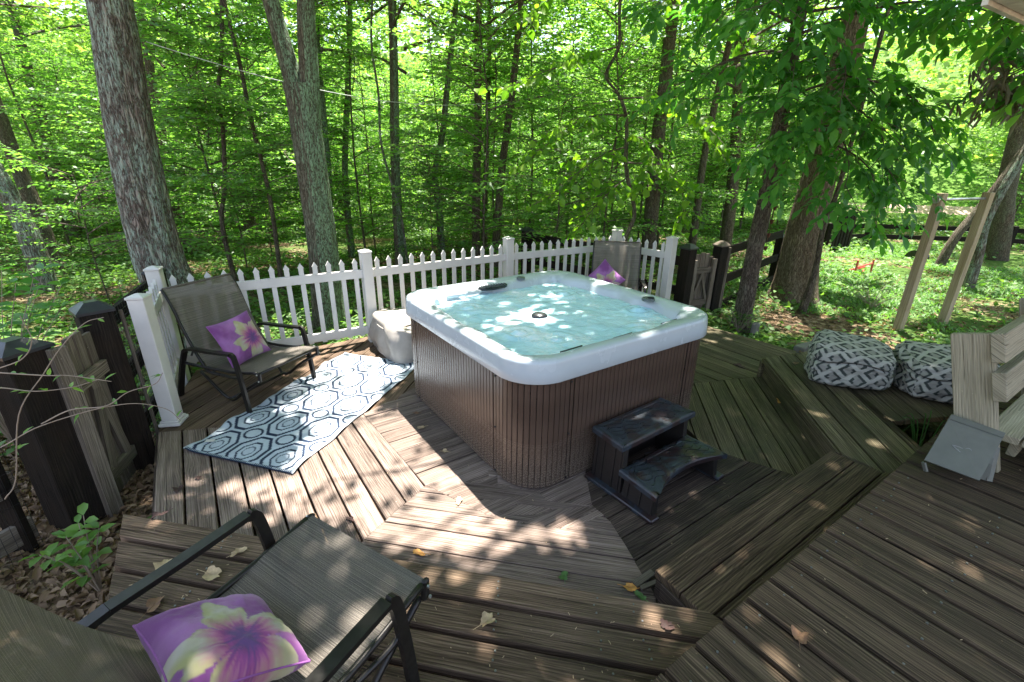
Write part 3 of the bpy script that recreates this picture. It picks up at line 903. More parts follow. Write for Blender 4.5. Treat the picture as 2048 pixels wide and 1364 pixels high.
top = np.stack([X, Y, rz_], -1).reshape(-1, 3)
me = np_mesh('rug', top, grid_faces(nu, nv), col=RC.reshape(-1, 3))
rt = link_mesh('woven_top', me, M['rug'], rug)
md = rt.modifiers.new('solid', 'SOLIDIFY'); md.thickness = .006; md.offset = -1
MB().box((.135, .085, .0245), (.06, .035, .001)).build('care_label', M['vinyl'], None).parent = rug
bpy.data.objects['care_label'].rotation_euler = (0, 0, .1)

# ================================================================== white picket fence
PP = [(-2.578, 3.095), (-3.11, 3.972), (-1.556, 4.897), (-.059, 5.906), (1.485, 6.772), (2.059, 6.11)]
fc = thing('picket_fence', (-.06, 5.9, 0), 'low white vinyl picket fence running behind the hot tub', 'fence')
def fpost(x, y, rz, base_z, skirt):
    R = Matrix.Rotation(rz, 3, 'Z')
    mb = MB().box((x, y, (.985 + base_z) / 2), (.105, .105, .985 - base_z), R, bev=.004)
    o = mb.build('post', M['vinyl'], fc)
    mb = MB().box((x, y, .993), (.118, .118, .018), R, bev=.004)
    hx = .056
    top = [R @ Vector(q) + Vector((x, y, 0)) for q in ((-hx, -hx, 1.002), (hx, -hx, 1.002), (hx, hx, 1.002), (-hx, hx, 1.002), (0, 0, 1.022))]
    mb.add(top, [(0, 1, 4), (1, 2, 4), (2, 3, 4), (3, 0, 4)])
    mb.build('post_cap', M['vinyl'], o)
    if skirt:
        MB().box((x, y, .016), (.150, .150, .028), R, bev=.006).box((x, y, .036), (.130, .130, .016), R, bev=.005).build('post_skirt', M['vinyl'], o)
RZF = math.pi / 2 - rad(56)
fpost(*PP[0], rad(10), 0.002, True); fpost(*PP[1], rad(20), -.3, False)
for q in PP[2:5]: fpost(*q, RZF, -.3, False)
fpost(*PP[5], RZF, -.12, False)
picket_me = {}
def picket_mesh(h):
    w, t = .044, .022
    mb = MB()
    s = w / 2
    pr_ = [(-s, 0), (s, 0), (s, h - .055), (s * 1.25, h - .045), (0, h), (-s * 1.25, h - .045), (-s, h - .055)]
    vs = [(x, -t / 2, z) for x, z in pr_] + [(x, t / 2, z) for x, z in pr_]
    n = 7
    mb.add(vs, [tuple(range(n)), tuple(range(2 * n - 1, n - 1, -1))] + [(i, n + i, n + (i + 1) % n, (i + 1) % n) for i in range(n)])
    me = mb.mesh('picket'); me.materials.append(M['vinyl']); return me
PM = picket_mesh(.855)
def section(a, b, npk):
    a = Vector(a); b = Vector(b); d = (b - a); L = d.length; d /= L; rz = math.atan2(d.y, d.x)
    R = Matrix.Rotation(rz, 3, 'Z')
    for z, h in ((.765, .088), (.135, .088)):
        c = (a + b) / 2
        o = MB().box((c.x, c.y, z), (L - .1, .038, h), R, bev=.003).build('rail', M['vinyl'], fc)
        for e in (0, 1):
            q = a + d * (.065 if not e else L - .065)
            MB().box((q.x + d.y * .021, q.y - d.x * .021, z), (.022, .006, h * .8), R).build('rail_bracket', M['vinyl'], o)
    for k in range(npk):
        s = .052 + (L - .104) * (k + .5) / npk
        q = a + d * s
        o = bpy.data.objects.new('picket', PM); COL.objects.link(o); o.parent = fc
        o.location = Vector((q.x, q.y, .075)) - Vector(ORIG[fc.name]); o.rotation_euler = (0, 0, rz)
section(PP[0], PP[1], 6); section(PP[1], PP[2], 13); section(PP[2], PP[3], 13); section(PP[3], PP[4], 13); section(PP[4], PP[5], 6)

# ================================================================== black posts, gates, wire fence
def black_post(parent, x, y, z0, z1, w, rz, name='post', capped=True, mat=None, cap=None):
    R = Matrix.Rotation(rz, 3, 'Z')
    o = MB().box((x, y, (z0 + z1) / 2), (w, w, z1 - z0), R, bev=.006).build(name, mat or M['black_wood'], parent)
    if capped:
        h = w / 2 + .012
        vs = [R @ Vector(q) + Vector((x, y, z1)) for q in ((-h, -h, 0), (h, -h, 0), (h, h, 0), (-h, h, 0), (-h, -h, .018), (h, -h, .018), (h, h, .018), (-h, h, .018), (-h * .35, -h * .35, .07), (h * .35, -h * .35, .07), (h * .35, h * .35, .07), (-h * .35, h * .35, .07))]
        MB().add(vs, [(3, 2, 1, 0), (0, 1, 5, 4), (1, 2, 6, 5), (2, 3, 7, 6), (3, 0, 4, 7), (4, 5, 9, 8), (5, 6, 10, 9), (6, 7, 11, 10), (7, 4, 8, 11), (8, 9, 10, 11)]).build('post_cap', cap or M['cap_black'], o)
    return o
def gate(name, a, b, z0, z1, mat, label, arch=.07, npk=5, flip=1, th=.035, stiles=True):
    a = Vector(a); b = Vector(b); d = b - a; L = d.length; d /= L; n = Vector((-d.y, d.x)) * flip
    c = (a + b) / 2
    t = thing(name, (c.x, c.y, z0), label, 'gate')
    rz = math.atan2(d.y, d.x); R = Matrix.Rotation(rz, 3, 'Z')
    H = z1 - z0
    pw = L / npk
    for k in range(npk):
        s = (k + .5) / npk; q = a + d * (s * L)
        top = z1 + arch * (1 - (2 * s - 1) ** 2) 
        MB().box((q.x - n.x * .02, q.y - n.y * .02, (z0 + top) / 2), (pw - .010, .02, top - z0), R, bev=.002).build('slat', mat, t)
    for zz in (z0 + H * .17, z0 + H * .80):
        MB().box((c.x + n.x * .013, c.y + n.y * .013, zz), (L - .01, th, .085), R, bev=.003).build('rail', mat, t)
    for s0 in ((.04, L - .04) if stiles else ()):
        q = a + d * s0 + n * .02
        MB().box((q.x + n.x * .022, q.y + n.y * .022, (z0 + z1) / 2), (.07, th, H + .03), R, bev=.003).build('stile', mat, t)
    for s0, s1 in ((.08, L * .52), (L - .08, L * .48)):
        p0 = a + d * s0 + n * .013; p1 = a + d * s1 + n * .013
        MB().bar([(p0.x, p0.y, z0 + H * .20), (p1.x, p1.y, z0 + H * .76)], .055, .03).build('brace', mat, t)
    return t
lf = thing('wire_fence', (-3.0, 2.4, -.3), 'black board fence backed with wire mesh at the left edge of the deck', 'fence')
B1, B2 = (-2.735, 2.36), (-2.80, 2.96)
black_post(lf, *B1, -.45, .89, .215, rad(-14)); black_post(lf, *B2, -.45, .93, .18, rad(-38))
MB().box((-2.578, 2.435, .28), (.045, .085, 1.20), Matrix.Rotation(rad(-14), 3, 'Z'), bev=.003).build('post_facing', M['grey_wood'], lf)
MB().box((-2.672, 3.03, .30), (.020, .022, 1.24), Matrix.Rotation(rad(-38), 3, 'Z'), bev=.003).build('post_facing', M['grey_wood'], lf)
def rails(parent, a, b, zs, h, mat, th=.035, name='rail'):
    a = Vector(a); b = Vector(b); d = b - a; L = d.length; d /= L; R = Matrix.Rotation(math.atan2(d.y, d.x), 3, 'Z'); c = (a + b) / 2
    for z in zs: MB().box((c.x, c.y, z), (L, th, h), R, bev=.003).build(name, mat, parent)
def mesh_panel(parent, a, b, z0, z1, dx=.05, dz=.1):
    a = Vector(a); b = Vector(b); d = b - a; L = d.length; d /= L; mb = MB()
    for k in range(int(L / dx) + 1):
        q = a + d * (k * dx); mb.tube([(q.x, q.y, z0), (q.x, q.y, z1)], .0016, 3, False)
    for k in range(int((z1 - z0) / dz) + 1):
        z = z0 + k * dz; mb.tube([(a.x, a.y, z), (b.x, b.y, z)], .0016, 3, False)
    o = mb.build('wire_mesh', M['wire'], parent); o['kind'] = 'stuff'
# from far black post along behind the white post
rails(lf, (-2.86, 3.02), (-3.42, 4.35), (.78, .34, -.10), .13, M['black_wood'])
black_post(lf, -3.46, 4.42, -.5, .85, .14, rad(20))
mesh_panel(lf, (-2.80, 3.02), (-3.38, 4.35), -.28, .88, .05, .05)
rails(lf, (-3.5, 4.5), (-5.3, 6.6), (.70, .25, -.15), .13, M['black_wood'])
black_post(lf, -5.33, 6.64, -.5, .80, .14, rad(20))
# towards the camera on the left
rails(lf, (-2.83, 2.18), (-3.35, .35), (.60, .16, -.16), .14, M['grey_wood'])
MB().bar([(-2.86, 2.12, -.4), (-2.86, 2.12, .80)], .04, .12).build('post_facing', M['black_wood'], lf)
mesh_panel(lf, (-2.77, 2.14), (-3.27, .35), -.34, .80, .05, .10)
black_post(lf, -3.40, .25, -.5, .85, .16, rad(8))
gate('garden_gate', (-2.64, 2.50), (-2.74, 2.85), -.26, .80, M['grey_wood'], 'weathered grey wooden gate hung between the two black posts left of the deck', .07, 4, flip=-1, stiles=False)
# right hand gate and rail fence
rg = thing('rail_fence', (4, 8, -.1), 'dark three rail fence running from the right hand gate into the woods', 'fence')
G1, G2 = (2.335, 6.62), (3.02, 6.80)
black_post(rg, 2.42, 6.45, -.2, .80, .16, RZF); black_post(rg, 2.98, 6.72, -.3, .80, .15, rad(25), cap=M['grey_wood'])
rails(rg, (3.05, 6.80), (5.02, 8.84), (.70, .26, -.15), .13, M['black_wood'])
MB().bar([(3.07, 6.71, -.25), (3.07, 6.71, .78)], .03, .10).build('post_facing', M['grey_wood'], rg)
black_post(rg, 5.05, 8.88, -.4, .62, .15, rad(20))
rails(rg, (5.1, 8.95), (7.6, 12.4), (.50, .08, -.30), .13, M['black_wood'])
black_post(rg, 7.65, 12.5, -.6, .45, .15, rad(20))
gate('garden_gate', (2.50, 6.51), (2.90, 6.68), -.12, .62, M['grey_wood'], 'mossy arched wooden gate right of the white picket fence', .10, 5, flip=-1)
# fence line seen through the white pickets behind the tub
rails(rg, (2.36, 6.50), (.3, 8.6), (.62, .20, -.2), .13, M['black_wood'])
black_post(rg, .25, 8.65, -.4, .72, .15, rad(40))
# far yard fence on the right
fr = thing('board_fence', (12, 15, -.6), 'dark board fence closing the far side of the right hand yard', 'fence')
pf = [(9.4, 14.2), (10.9, 14.6), (12.6, 14.3), (14.6, 13.9), (16.8, 13.2), (19.2, 12.4)]
for i, q in enumerate(pf):
    black_post(fr, *q, -.9, .30, .13, .1, capped=False)
    if i: rails(fr, pf[i - 1], q, (.18, -.12, -.42), .13, M['black_wood'])
for k in range(6):
    MB().box((8.75 + k * .17, 12.9 + k * .12, .12), (.13, .03, 1.15), Matrix.Rotation(.6, 3, 'Z'), bev=.003).build('slat', M['black_wood'], fr)

# ================================================================== pillows
def flower(u, v, c0=(.25, -.15), s=1.0, rot=0.0):
    """printed hibiscus-like flower: u,v in -1..1"""
    bgc = np.array([.21, .06, .23]); bg2 = np.array([.36, .15, .38])
    n = fbm(u * 1.5 + 3, v * 1.5, 1.0)
    c = bgc + (bg2 - bgc) * np.clip((n - .35) * 3, 0, 1)[..., None]
    x = (u - c0[0]) / s; y = (v - c0[1]) / s
    r = np.hypot(x, y); th = np.arctan2(y, x) + rot
    wob = .12 * np.sin(th * 11) * r + .06 * (fbm(u * 5, v * 5, 4.0) - .5)
    lobe = .62 * np.abs(np.cos(th * 2.5)) ** .5 + .30 + wob
    lobe = lobe * (1 + .25 * (fbm(np.floor((th + 9) / 1.2566) * 3.1 + 0 * r, r * 0 + 2.0, 1.0, 2) - .5)); pet = r < lobe
    cream = np.array([.40, .37, .17]); cream2 = np.array([.48, .42, .38])
    k = fbm(x * 4 + 9, y * 4, 2.0)
    pc = cream + (cream2 - cream) * np.clip(k * 1.6 - .3, 0, 1)[..., None]
    st = fbm(th * 7, r * 1.5, 6.0, 3)
    rr_ = r + .42 * (st - .5)
    mag = np.array([.42, .07, .26]); pur = np.array([.13, .06, .20])
    a = np.clip((.60 - rr_) / .34, 0, 1)[..., None]; pc = pc * (1 - a) + mag * a
    a = np.clip((.36 - rr_) / .22, 0, 1)[..., None]; pc = pc * (1 - a) + pur * a
    edge = np.clip(1 - np.abs(r - lobe) / .03, 0, 1)[..., None] * pet[..., None]
    pc = pc * (1 - .35 * edge)
    return np.where(pet[..., None], pc, c)
def pillow(name, label, S, T, M4, c0, s, rot, parent=None, seed=0):
    nu = nv = 70
    P = []; Fs = []; C = []
    u, v = np.meshgrid(np.linspace(-1, 1, nu), np.linspace(-1, 1, nv), indexing='ij')
    for side in (1, -1):
        pin = 1 - .10 * (1 - np.abs(v) ** 2.2) * 0 
        x = u * (1 - .085 * (1 - v ** 2)) ; y = v * (1 - .085 * (1 - u ** 2))
        h = np.clip((1 - u ** 4) * (1 - v ** 4), 0, 1) ** .52
        cr = .10 * (fbm(u * 2.2 + seed, v * 2.2, side * 2.0) - .5) * h + .05 * (fbm(u * 6 + seed, v * 6, side * 3.0) - .5) * h
        z = side * (h * T + cr * T * 3)
        P.append(np.stack([x * S, y * S, z], -1).reshape(-1, 3)); C.append(flower(u, v, c0, s, rot).reshape(-1, 3))
        f = grid_faces(nu, nv); Fs.append((f if side == 1 else f[:, ::-1]) + (0 if side == 1 else nu * nv))
    me = np_mesh(name, np.concatenate(P), np.concatenate(Fs), col=np.concatenate(C), smooth=True)
    o = link_mesh(name, me, M['fabric_print'])
    tag(o, label, 'pillow', 'flower printed throw pillows')
    # piping seam
    pts = []
    for t in range(81):
        q = t / 80 * 4; k = int(q) % 4; f = (q % 1) * 2 - 1
        a, b = [(f, -1), (1, f), (-f, 1), (-1, -f)][k]
        pts.append((a * (1 - .085 * (1 - b * b)) * S, b * (1 - .085 * (1 - a * a)) * S, 0))
    sm = MB().tube(pts, .0035, 5, False).mesh('seam', None, True); 
    so_ = bpy.data.objects.new('seam', sm); sm.materials.append(M['seam']); COL.objects.link(so_); so_.parent = o
    o.matrix_world = M4
    return o
M['seam'] = plain_mat('pillow_piping', (.30, .10, .33), .8)

# ================================================================== sling chairs
def arc_pts(ctrl, n=8):
    """Catmull-Rom through control points"""
    P = [Vector(q) for q in ctrl]; P = [P[0] * 2 - P[1]] + P + [P[-1] * 2 - P[-2]]
    out = []
    for i in range(1, len(P) - 2):
        for k in range(n):
            t = k / n
            out.append(.5 * ((2 * P[i]) + (-P[i - 1] + P[i + 1]) * t + (2 * P[i - 1] - 5 * P[i] + 4 * P[i + 1] - P[i + 2]) * t * t + (-P[i - 1] + 3 * P[i] - 3 * P[i + 1] + P[i + 2]) * t ** 3))
    out.append(P[-2]); return out
def make_chair():
    t = thing('sling_chair', (0, 0, 0), 'x', 'lounge chair', 'brown sling patio chairs')
    for s in (-1, 1):
        x = s * .345
        # arm: flat bar from rear foot, over the arm, down to the front foot
        mb = MB()
        mb.bar(arc_pts([(x, -.80, .0), (x, -.70, .25), (x, -.625, .40), (x, -.585, .452), (x, -.50, .470)], 5), .022, .042)
        mb.build('back_leg', M['chair_metal'], t)
        MB().bar([(x, -.50, .470), (x, -.30, .477), (x, -.075, .492)], .042, .020).build('arm', M['chair_metal'], t)
        MB().bar(arc_pts([(x, -.075, .490), (x, -.045, .455), (x, -.02, .25), (x, 0, 0)], 5), .022, .040).build('front_leg', M['chair_metal'], t)
        xi = s * .300
        MB().tube(arc_pts([(x * .99, -.66, .325), (xi, -.45, .300), (xi, -.15, .312), (xi, .115, .350)], 6), .0125, 8).build('side_rail', M['chair_metal'], t, smooth=True)
        MB().tube(arc_pts([(x * .97, -.035, .30), (s * .33, -.10, .285), (xi, -.30, .262), (xi, -.48, .262)], 5), .011, 8).build('brace', M['chair_metal'], t, smooth=True)
        # back tube
        MB().tube(arc_pts([(xi, -.30, .262), (xi, -.42, .262), (xi, -.50, .34), (xi, -.62, .58), (xi, -.70, .80), (xi, -.765, .915)], 6), .0125, 8).build('back_tube', M['chair_metal'], t, smooth=True)
        MB().box((xi, .130, .318), (.022, .030, .085), Matrix.Rotation(-.1, 3, 'X'), bev=.006).build('end_bracket', M['chair_metal'], t)
        MB().tube([(s * .3155, .128, .343), (s * .322, .128, .343)], .006, 8).tube([(s * .3155, .133, .292), (s * .322, .133, .292)], .006, 8).build('bolt', M['steel'], t)
        MB().tube([(s * .335, -.55, .40), (s * .30, -.56, .44)], .009, 6).build('recline_pin', M['chair_metal'], t)
    # sled tube below the seat
    MB().tube(arc_pts([(-.285, .120, .285), (-.285, -.08, .16), (-.285, -.22, .052), (-.27, -.30, .035), (-.285, -.36, .08), (-.285, -.56, .24)], 6), .013, 8).build('rest_tube', M['chair_metal'], t, smooth=True)
    MB().tube(arc_pts([(.285, .120, .285), (.285, -.08, .16), (.285, -.22, .052), (.27, -.30, .035), (.285, -.36, .08), (.285, -.56, .24)], 6), .013, 8).build('rest_tube', M['chair_metal'], t, smooth=True)
    MB().tube([(-.28, -.29, .036), (.28, -.29, .036)], .012, 8).build('rest_crossbar', M['chair_metal'], t, smooth=True)
    MB().tube([(-.29, .128, .344), (.29, .128, .344)], .012, 8).build('front_bar', M['chair_metal'], t, smooth=True)
    MB().tube([(-.30, -.42, .262), (.30, -.42, .262)], .010, 8).build('cross_bar', M['chair_metal'], t, smooth=True)
    # sling
    prof = arc_pts([(0, .135, .352), (0, -.05, .330), (0, -.25, .292), (0, -.39, .280), (0, -.47, .330), (0, -.58, .535), (0, -.68, .78), (0, -.745, .895), (0, -.765, .915)], 7)
    nu = 15; V = []; UV = []; L = 0
    for i, q in enumerate(prof):
        if i: L += (q - prof[i - 1]).length
        tn = (prof[min(i + 1, len(prof) - 1)] - prof[max(i - 1, 0)]).normalized(); nn = Vector((0, -tn.z, tn.y))
        for k in range(nu):
            a = -1 + 2 * k / (nu - 1)
            sag = (1 - a * a) * .020 * math.sin(math.pi * min(1, i / (len(prof) - 1)))
            w = q + nn * sag
            V.append((a * .296, w.y, w.z + .006)); UV.append((a * .3, L))
    me = np_mesh('sling', np.array(V), grid_faces(len(prof), nu), smooth=True, uv=np.array(UV))
    o = link_mesh('sling', me, M['sling'], t)
    MB().tube([(a * .296, -.762, .918) for a in (-1, -.5, 0, .5, 1)], .010, 6).build('head_band', M['sling'], t, smooth=True)
    return t
def copy_tree(o, parent=None):
    c = o.copy(); COL.objects.link(c); c.parent = parent
    for ch in list(o.children): copy_tree(ch, c)
    return c
def face(az):     # local +y points along azimuth
    return -az
ch1 = make_chair()
ch2 = copy_tree(ch1); ch3 = copy_tree(ch1)
def place(o, x, y, z, az, label):
    o.location = (x, y, z); o.rotation_euler = (0, 0, -rad(az)); o['label'] = label
place(ch1, -1.945, 3.557, .004, 111.7, 'brown sling patio chair between the picket fence and the patterned rug')
place(ch2, -.615, 1.235, .192, 30.7, 'brown sling patio chair nearest the camera, cut by the bottom of the photo')
place(ch3, 1.245, 5.46, .004, 190, 'brown sling patio chair in the fence corner behind the hot tub')
def mat4(loc, xax, yax):
    x = Vector(xax).normalized(); y = Vector(yax); y = (y - x * y.dot(x)).normalized(); z = x.cross(y)
    return Matrix(((x.x, y.x, z.x, loc[0]), (x.y, y.y, z.y, loc[1]), (x.z, y.z, z.z, loc[2]), (0, 0, 0, 1)))
def chair_pt(o, p):
    a = o.rotation_euler[2]; c, s = math.cos(a), math.sin(a)
    return Vector((p[0] * c - p[1] * s + o.location.x, p[0] * s + p[1] * c + o.location.y, p[2] + o.location.z))
def chair_dir(o, p):
    a = o.rotation_euler[2]; c, s = math.cos(a), math.sin(a)
    return Vector((p[0] * c - p[1] * s, p[0] * s + p[1] * c, p[2]))
# pillow axes: face normal = local +z
def lean_pillow(ch, name_label, off, tilt, spin, S, T, c0, s, rot, seed):
    # plane leaning on the chair back; tilt from vertical (radians)
    nrm = Vector((0, math.cos(tilt), math.sin(tilt))); upv = Vector((0, -math.sin(tilt), math.cos(tilt))); sx = upv.cross(nrm)
    xa = sx * math.cos(spin) + upv * math.sin(spin); ya = -sx * math.sin(spin) + upv * math.cos(spin)
    return pillow('throw_pillow', name_label, S, T, mat4(chair_pt(ch, off), chair_dir(ch, xa), chair_dir(ch, ya)), c0, s, rot, seed=seed)
lean_pillow(ch1, 'purple flower pillow leaning upright on the left chair beside the picket fence', (.02, -.375, .462), rad(26), rad(4), .195, .052, (.42, -.15), 1.05, .5, 1)
lean_pillow(ch2, 'large looking purple flower pillow lying on the nearest chair', (.0, -.370, .420), rad(60), rad(-10), .172, .078, (-.62, .02), 1.15, 1.1, 2)
lean_pillow(ch3, 'pink and purple flower pillow set on its corner behind the hot tub', (.14, -.34, .500), rad(20), rad(47), .185, .050, (-.15, -.45), 1.1, .9, 3)

# ================================================================== ottomans
def chevrons(u, v):
    """printed bracket pattern, u,v in metres"""
    base = np.array([.44, .43, .38]); pale = np.array([.30, .29, .255]); dark = np.array([.05, .06, .055])
    c = np.broadcast_to(base, u.shape + (3,)).copy()
    a = (u + v) / math.sqrt(2); b = (u - v) / math.sqrt(2)
    P_ = .120
    ia = np.floor(a / P_); ib = np.floor(b / P_); fa = a / P_ - ia; fb = b / P_ - ib
    sq_ = (fa > .13) & (fa < .87) & (fb > .13) & (fb < .87)
    c[sq_] = pale
    par = (ia + ib) % 2 == 0
    g1 = sq_ & par & (((fa < .30) & (fb < .80)) | ((fb < .30) & (fa < .80)))
    g2 = sq_ & ~par & (((fa > .70) & (fb > .20)) | ((fb > .70) & (fa > .20)))
    c[g1 | g2] = dark
    g3 = sq_ & par & ((fa > .72) & (fb > .55) | (fb > .72) & (fa > .55)); c[g3] = dark
    g4 = sq_ & ~par & ((fa < .28) & (fb < .45) | (fb < .28) & (fa < .45)); c[g4] = dark
    return c
def ottoman(loc, rz, sx, sy, sz, seed, label, lean):
    n = 100; allV = []; allF = []; allC = []; off = 0
    lin = np.tan(np.linspace(-1, 1, n) * .7) / math.tan(.7)
    A, B = np.meshgrid(lin, lin, indexing='ij')
    for ax in range(3):
        for sg in (-1, 1):
            if ax == 2 and sg == -1 and False: continue
            p = [None] * 3; o_ = [i for i in range(3) if i != ax]
            p[ax] = np.full(A.shape, float(sg)); p[o_[0]] = A; p[o_[1]] = B
            X, Y, Z = p
            # puffy superellipsoid
            k = 5.5
            r = (np.abs(X) ** k + np.abs(Y) ** k + np.abs(Z) ** k) ** (1 / k)
            X, Y, Z = X / r, Y / r, Z / r
            nz = fbm(X * 1.6 + seed, Y * 1.6, Z * 1.6, 3) - .5
            wr = fbm(X * 5 + seed, Y * 5, Z * 5 + 3, 3) - .5
            crease = 1 - .10 * np.exp(-((Z - .42 - .12 * np.sin(X * 3 + seed) - .1 * Y) / .05) ** 2) * (np.hypot(X, Y) > .6)
            q = 1 + .22 * nz + .11 * wr
            wx = X * q * crease; wy = Y * q * crease; wz = Z * q
            wz = np.maximum(wz, -.92)
            wz = wz * (1 + lean[0] * wx + lean[1] * wy)
            S_ = (sx, sy, sz)
            gu = p[o_[0]] * S_[o_[0]]; gv = p[o_[1]] * S_[o_[1]]
            allC.append(chevrons(gu + seed * .3 + .013 * sg, gv + ax * .5).reshape(-1, 3))
            allV.append(np.stack([wx * sx, wy * sy, (wz + .92) * sz], -1).reshape(-1, 3))
            f = grid_faces(n, n)
            flip = (sg == 1) == (ax != 1)
            allF.append((f if flip else f[:, ::-1]) + off); off += n * n
    me = np_mesh('ottoman', np.concatenate(allV), np.concatenate(allF), col=np.concatenate(allC), smooth=True)
    o = link_mesh('ottoman', me, M['ottoman'])
    tag(o, label, 'ottoman', 'patterned cube ottomans on the side deck')
    o.location = loc; o.rotation_euler = (0, 0, rz)
    # piped seam round the top
    pts = []
    for i in range(61):
        t = 2 * math.pi * i / 60; k = 5.5
        x, y = math.cos(t), math.sin(t); r = (abs(x) ** k + abs(y) ** k) ** (1 / k); x, y = x / r * .93, y / r * .93
        zt = .42 + .12 * math.sin(x * 3 + seed) + .1 * y
        nz = float(fbm(np.array([x * 1.6 + seed]), np.array([y * 1.6]), zt * 1.6, 3)[0]) - .5
        q = 1 + .22 * nz
        pts.append((x * q * sx * .985, y * q * sy * .985, (zt * q * (1 + lean[0] * x + lean[1] * y) + .92) * sz))
    sm = MB().tube(pts, .0035, 4, False).mesh('seam'); sm.materials.append(M['black_plastic'])
    so_ = bpy.data.objects.new('seam', sm); COL.objects.link(so_); so_.parent = o
    return o
ottoman((2.83, 3.61, .192), rad(-28), .285, .26, .178, 1.0, 'patterned grey ottoman nearer the hot tub', (-.12, .1))
ottoman((3.42, 3.37, .192), rad(-18), .30, .265, .178, 6.0, 'patterned grey ottoman beside the bench post', (.05, .12))

# ================================================================== bench
bn = thing('bench', (2.65, 2.2, .38), 'pale painted built in bench with slanted plank back at the right edge', 'bench')
BU = Vector((math.sin(rad(56.5)), math.cos(rad(56.5)), 0)); BV = Vector((math.sin(rad(146.5)), math.cos(rad(146.5)), 0)); BZ = Vector((0, 0, 1))
B0 = Vector((2.49, 2.13, .40))
def bbox(name, o, a, b, c, ra, parent=bn, mat='bench_paint', bev=.004):
    """box with centre o (u,v,z offsets), sizes a,b,c and back-lean ra"""
    R = Matrix((BU, BV, BZ)).transposed() @ Matrix.Rotation(ra, 3, 'X')
    ctr = B0 + BU * o[0] + BV * o[1] + BZ * o[2]
    return MB().box(ctr, (a, b, c), R, bev=bev).build(name, M[mat], parent)
lean = rad(17)
def lp(h, v=0.0):  # point on leaning back
    return (v * math.cos(lean) - h * math.sin(lean), h * math.cos(lean) + v * math.sin(lean))
for u in (.02, 1.35):
    v, z = lp(.33, .0); bbox('back_post', (u, v + .02, z + .012), .045, .168, .74, lean)
for h in (.645, .445):
    v, z = lp(h, .108); bbox('back_rail', (.96, v + .02, z), 2.0, .055, .150, lean)
for k in range(3):
    bbox('seat_plank', (1.13, .055 + k * .146, .15), 2.04, .138, .040, 0)
bbox('seat_apron', (1.2, .10, .065), 1.9, .04, .12, 0, mat='bench_paint')
for u in (.45, 1.5): bbox('seat_leg', (u, .36, .055), .09, .09, .16, 0)
# grey utility box with its cover hinged out
bx = thing('utility_box', (2.35, 2.03, .38), 'grey metal utility box with lifted cover leaning at the foot of the bench', 'utility box')
TL, TR, BR, BL = Vector((2.345, 2.19, .63)), Vector((2.515, 2.055, .60)), Vector((2.335, 1.925, .435)), Vector((2.185, 2.08, .445))
nrm = (TR - TL).cross(BL - TL).normalized(); 
if nrm.z < 0: nrm = -nrm
th_ = nrm * -.012
TLb, TRb, BRb, BLb = TL + th_, TR + th_, BR + th_, BL + th_
MB().add([TL, TR, BR, BL, TLb, TRb, BRb, BLb], [(0, 1, 2, 3), (7, 6, 5, 4), (0, 4, 5, 1), (1, 5, 6, 2), (2, 6, 7, 3), (3, 7, 4, 0)]).build('cover', M['box_grey'], bx)
cvr = bpy.data.objects['cover']
up_ = (TL - BL).normalized(); ri_ = (TR - TL).normalized()
MB().add([TL + up_ * .0 + nrm * .004, TR + nrm * .004, TR + up_ * .035 - nrm * .006, TL + up_ * .035 - nrm * .006, TL - nrm * .03, TR - nrm * .03], [(0, 1, 2, 3), (3, 2, 5, 4), (0, 3, 4), (1, 5, 2)]).build('top_lip', M['box_grey'], bx)
# body behind
c1 = Vector((2.50, 2.07, .38)); 
MB().add([Vector((2.36, 2.19, .385)), Vector((2.52, 2.06, .385)), Vector((2.455, 1.985, .385)), Vector((2.30, 2.12, .385)),
          Vector((2.375, 2.18, .565)), Vector((2.51, 2.06, .535)), Vector((2.455, 2.0, .475)), Vector((2.315, 2.125, .495))],
         [(3, 2, 1, 0), (4, 5, 6, 7), (0, 1, 5, 4), (1, 2, 6, 5), (2, 3, 7, 6), (3, 0, 4, 7)]).build('box_body', M['box_grey'], bx)
MB().bar([(2.20, 2.065, .385), (2.185, 2.08, .43)], .02, .01).build('bracket', M['box_grey'], bx)
MB().bar([(2.46, 1.99, .384), (2.495, 2.05, .55)], .012, .03).build('bracket', M['box_grey'], bx)
# embossed emblem: a swoosh wing with a round head
em = MB(); ctr = (TL + TR + BR + BL) / 4 + nrm * .006
def ep(a, b): return ctr + ri_ * a + up_ * b
em.tube([ep(-.045 + .09 * t, -.004 + .012 * math.sin(t * 3.1) - .022 * t) for t in [i / 14 for i in range(15)]], .0024, 5)
em.tube([ep(-.045 + .085 * t, -.004 - .010 * math.sin(t * 3.1) - .022 * t) for t in [i / 14 for i in range(15)]], .0024, 5)
em.tube([ep(-.02 + .065 * t, -.016 - .014 * math.sin(t * 2.4) - .014 * t) for t in [i / 14 for i in range(15)]], .0022, 5)
em.tube([ep(.018 + .013 * math.cos(a), -.002 + .012 * math.sin(a)) for a in [i / 16 * 6.283 for i in range(17)]], .0024, 5)
M['emblem'] = plain_mat('embossed_edge', (.20, .205, .19), .5)
em.build('embossed_emblem', M['emblem'], bx)

# ================================================================== pull-up bars
pb = thing('pull_up_bar', (5.7, 6.2, -.15), 'pair of pale wooden posts joined by a steel pull up pipe in the yard', 'pull-up bar')
for (x, y) in ((5.24, 5.99), (6.12, 6.31)):
    MB().box((x, y, .70), (.095, .095, 1.78), Matrix.Rotation(rad(20), 3, 'Z'), bev=.004).build('post', M['pine'], pb)
MB().tube([(5.17, 5.965, 1.515), (6.13, 6.315, 1.515)], .016, 10).build('pipe', M['steel'], pb, smooth=True)
MB().tube([(5.155, 5.96, 1.515), (5.175, 5.967, 1.515)], .045, 16).build('flange', M['steel'], pb)

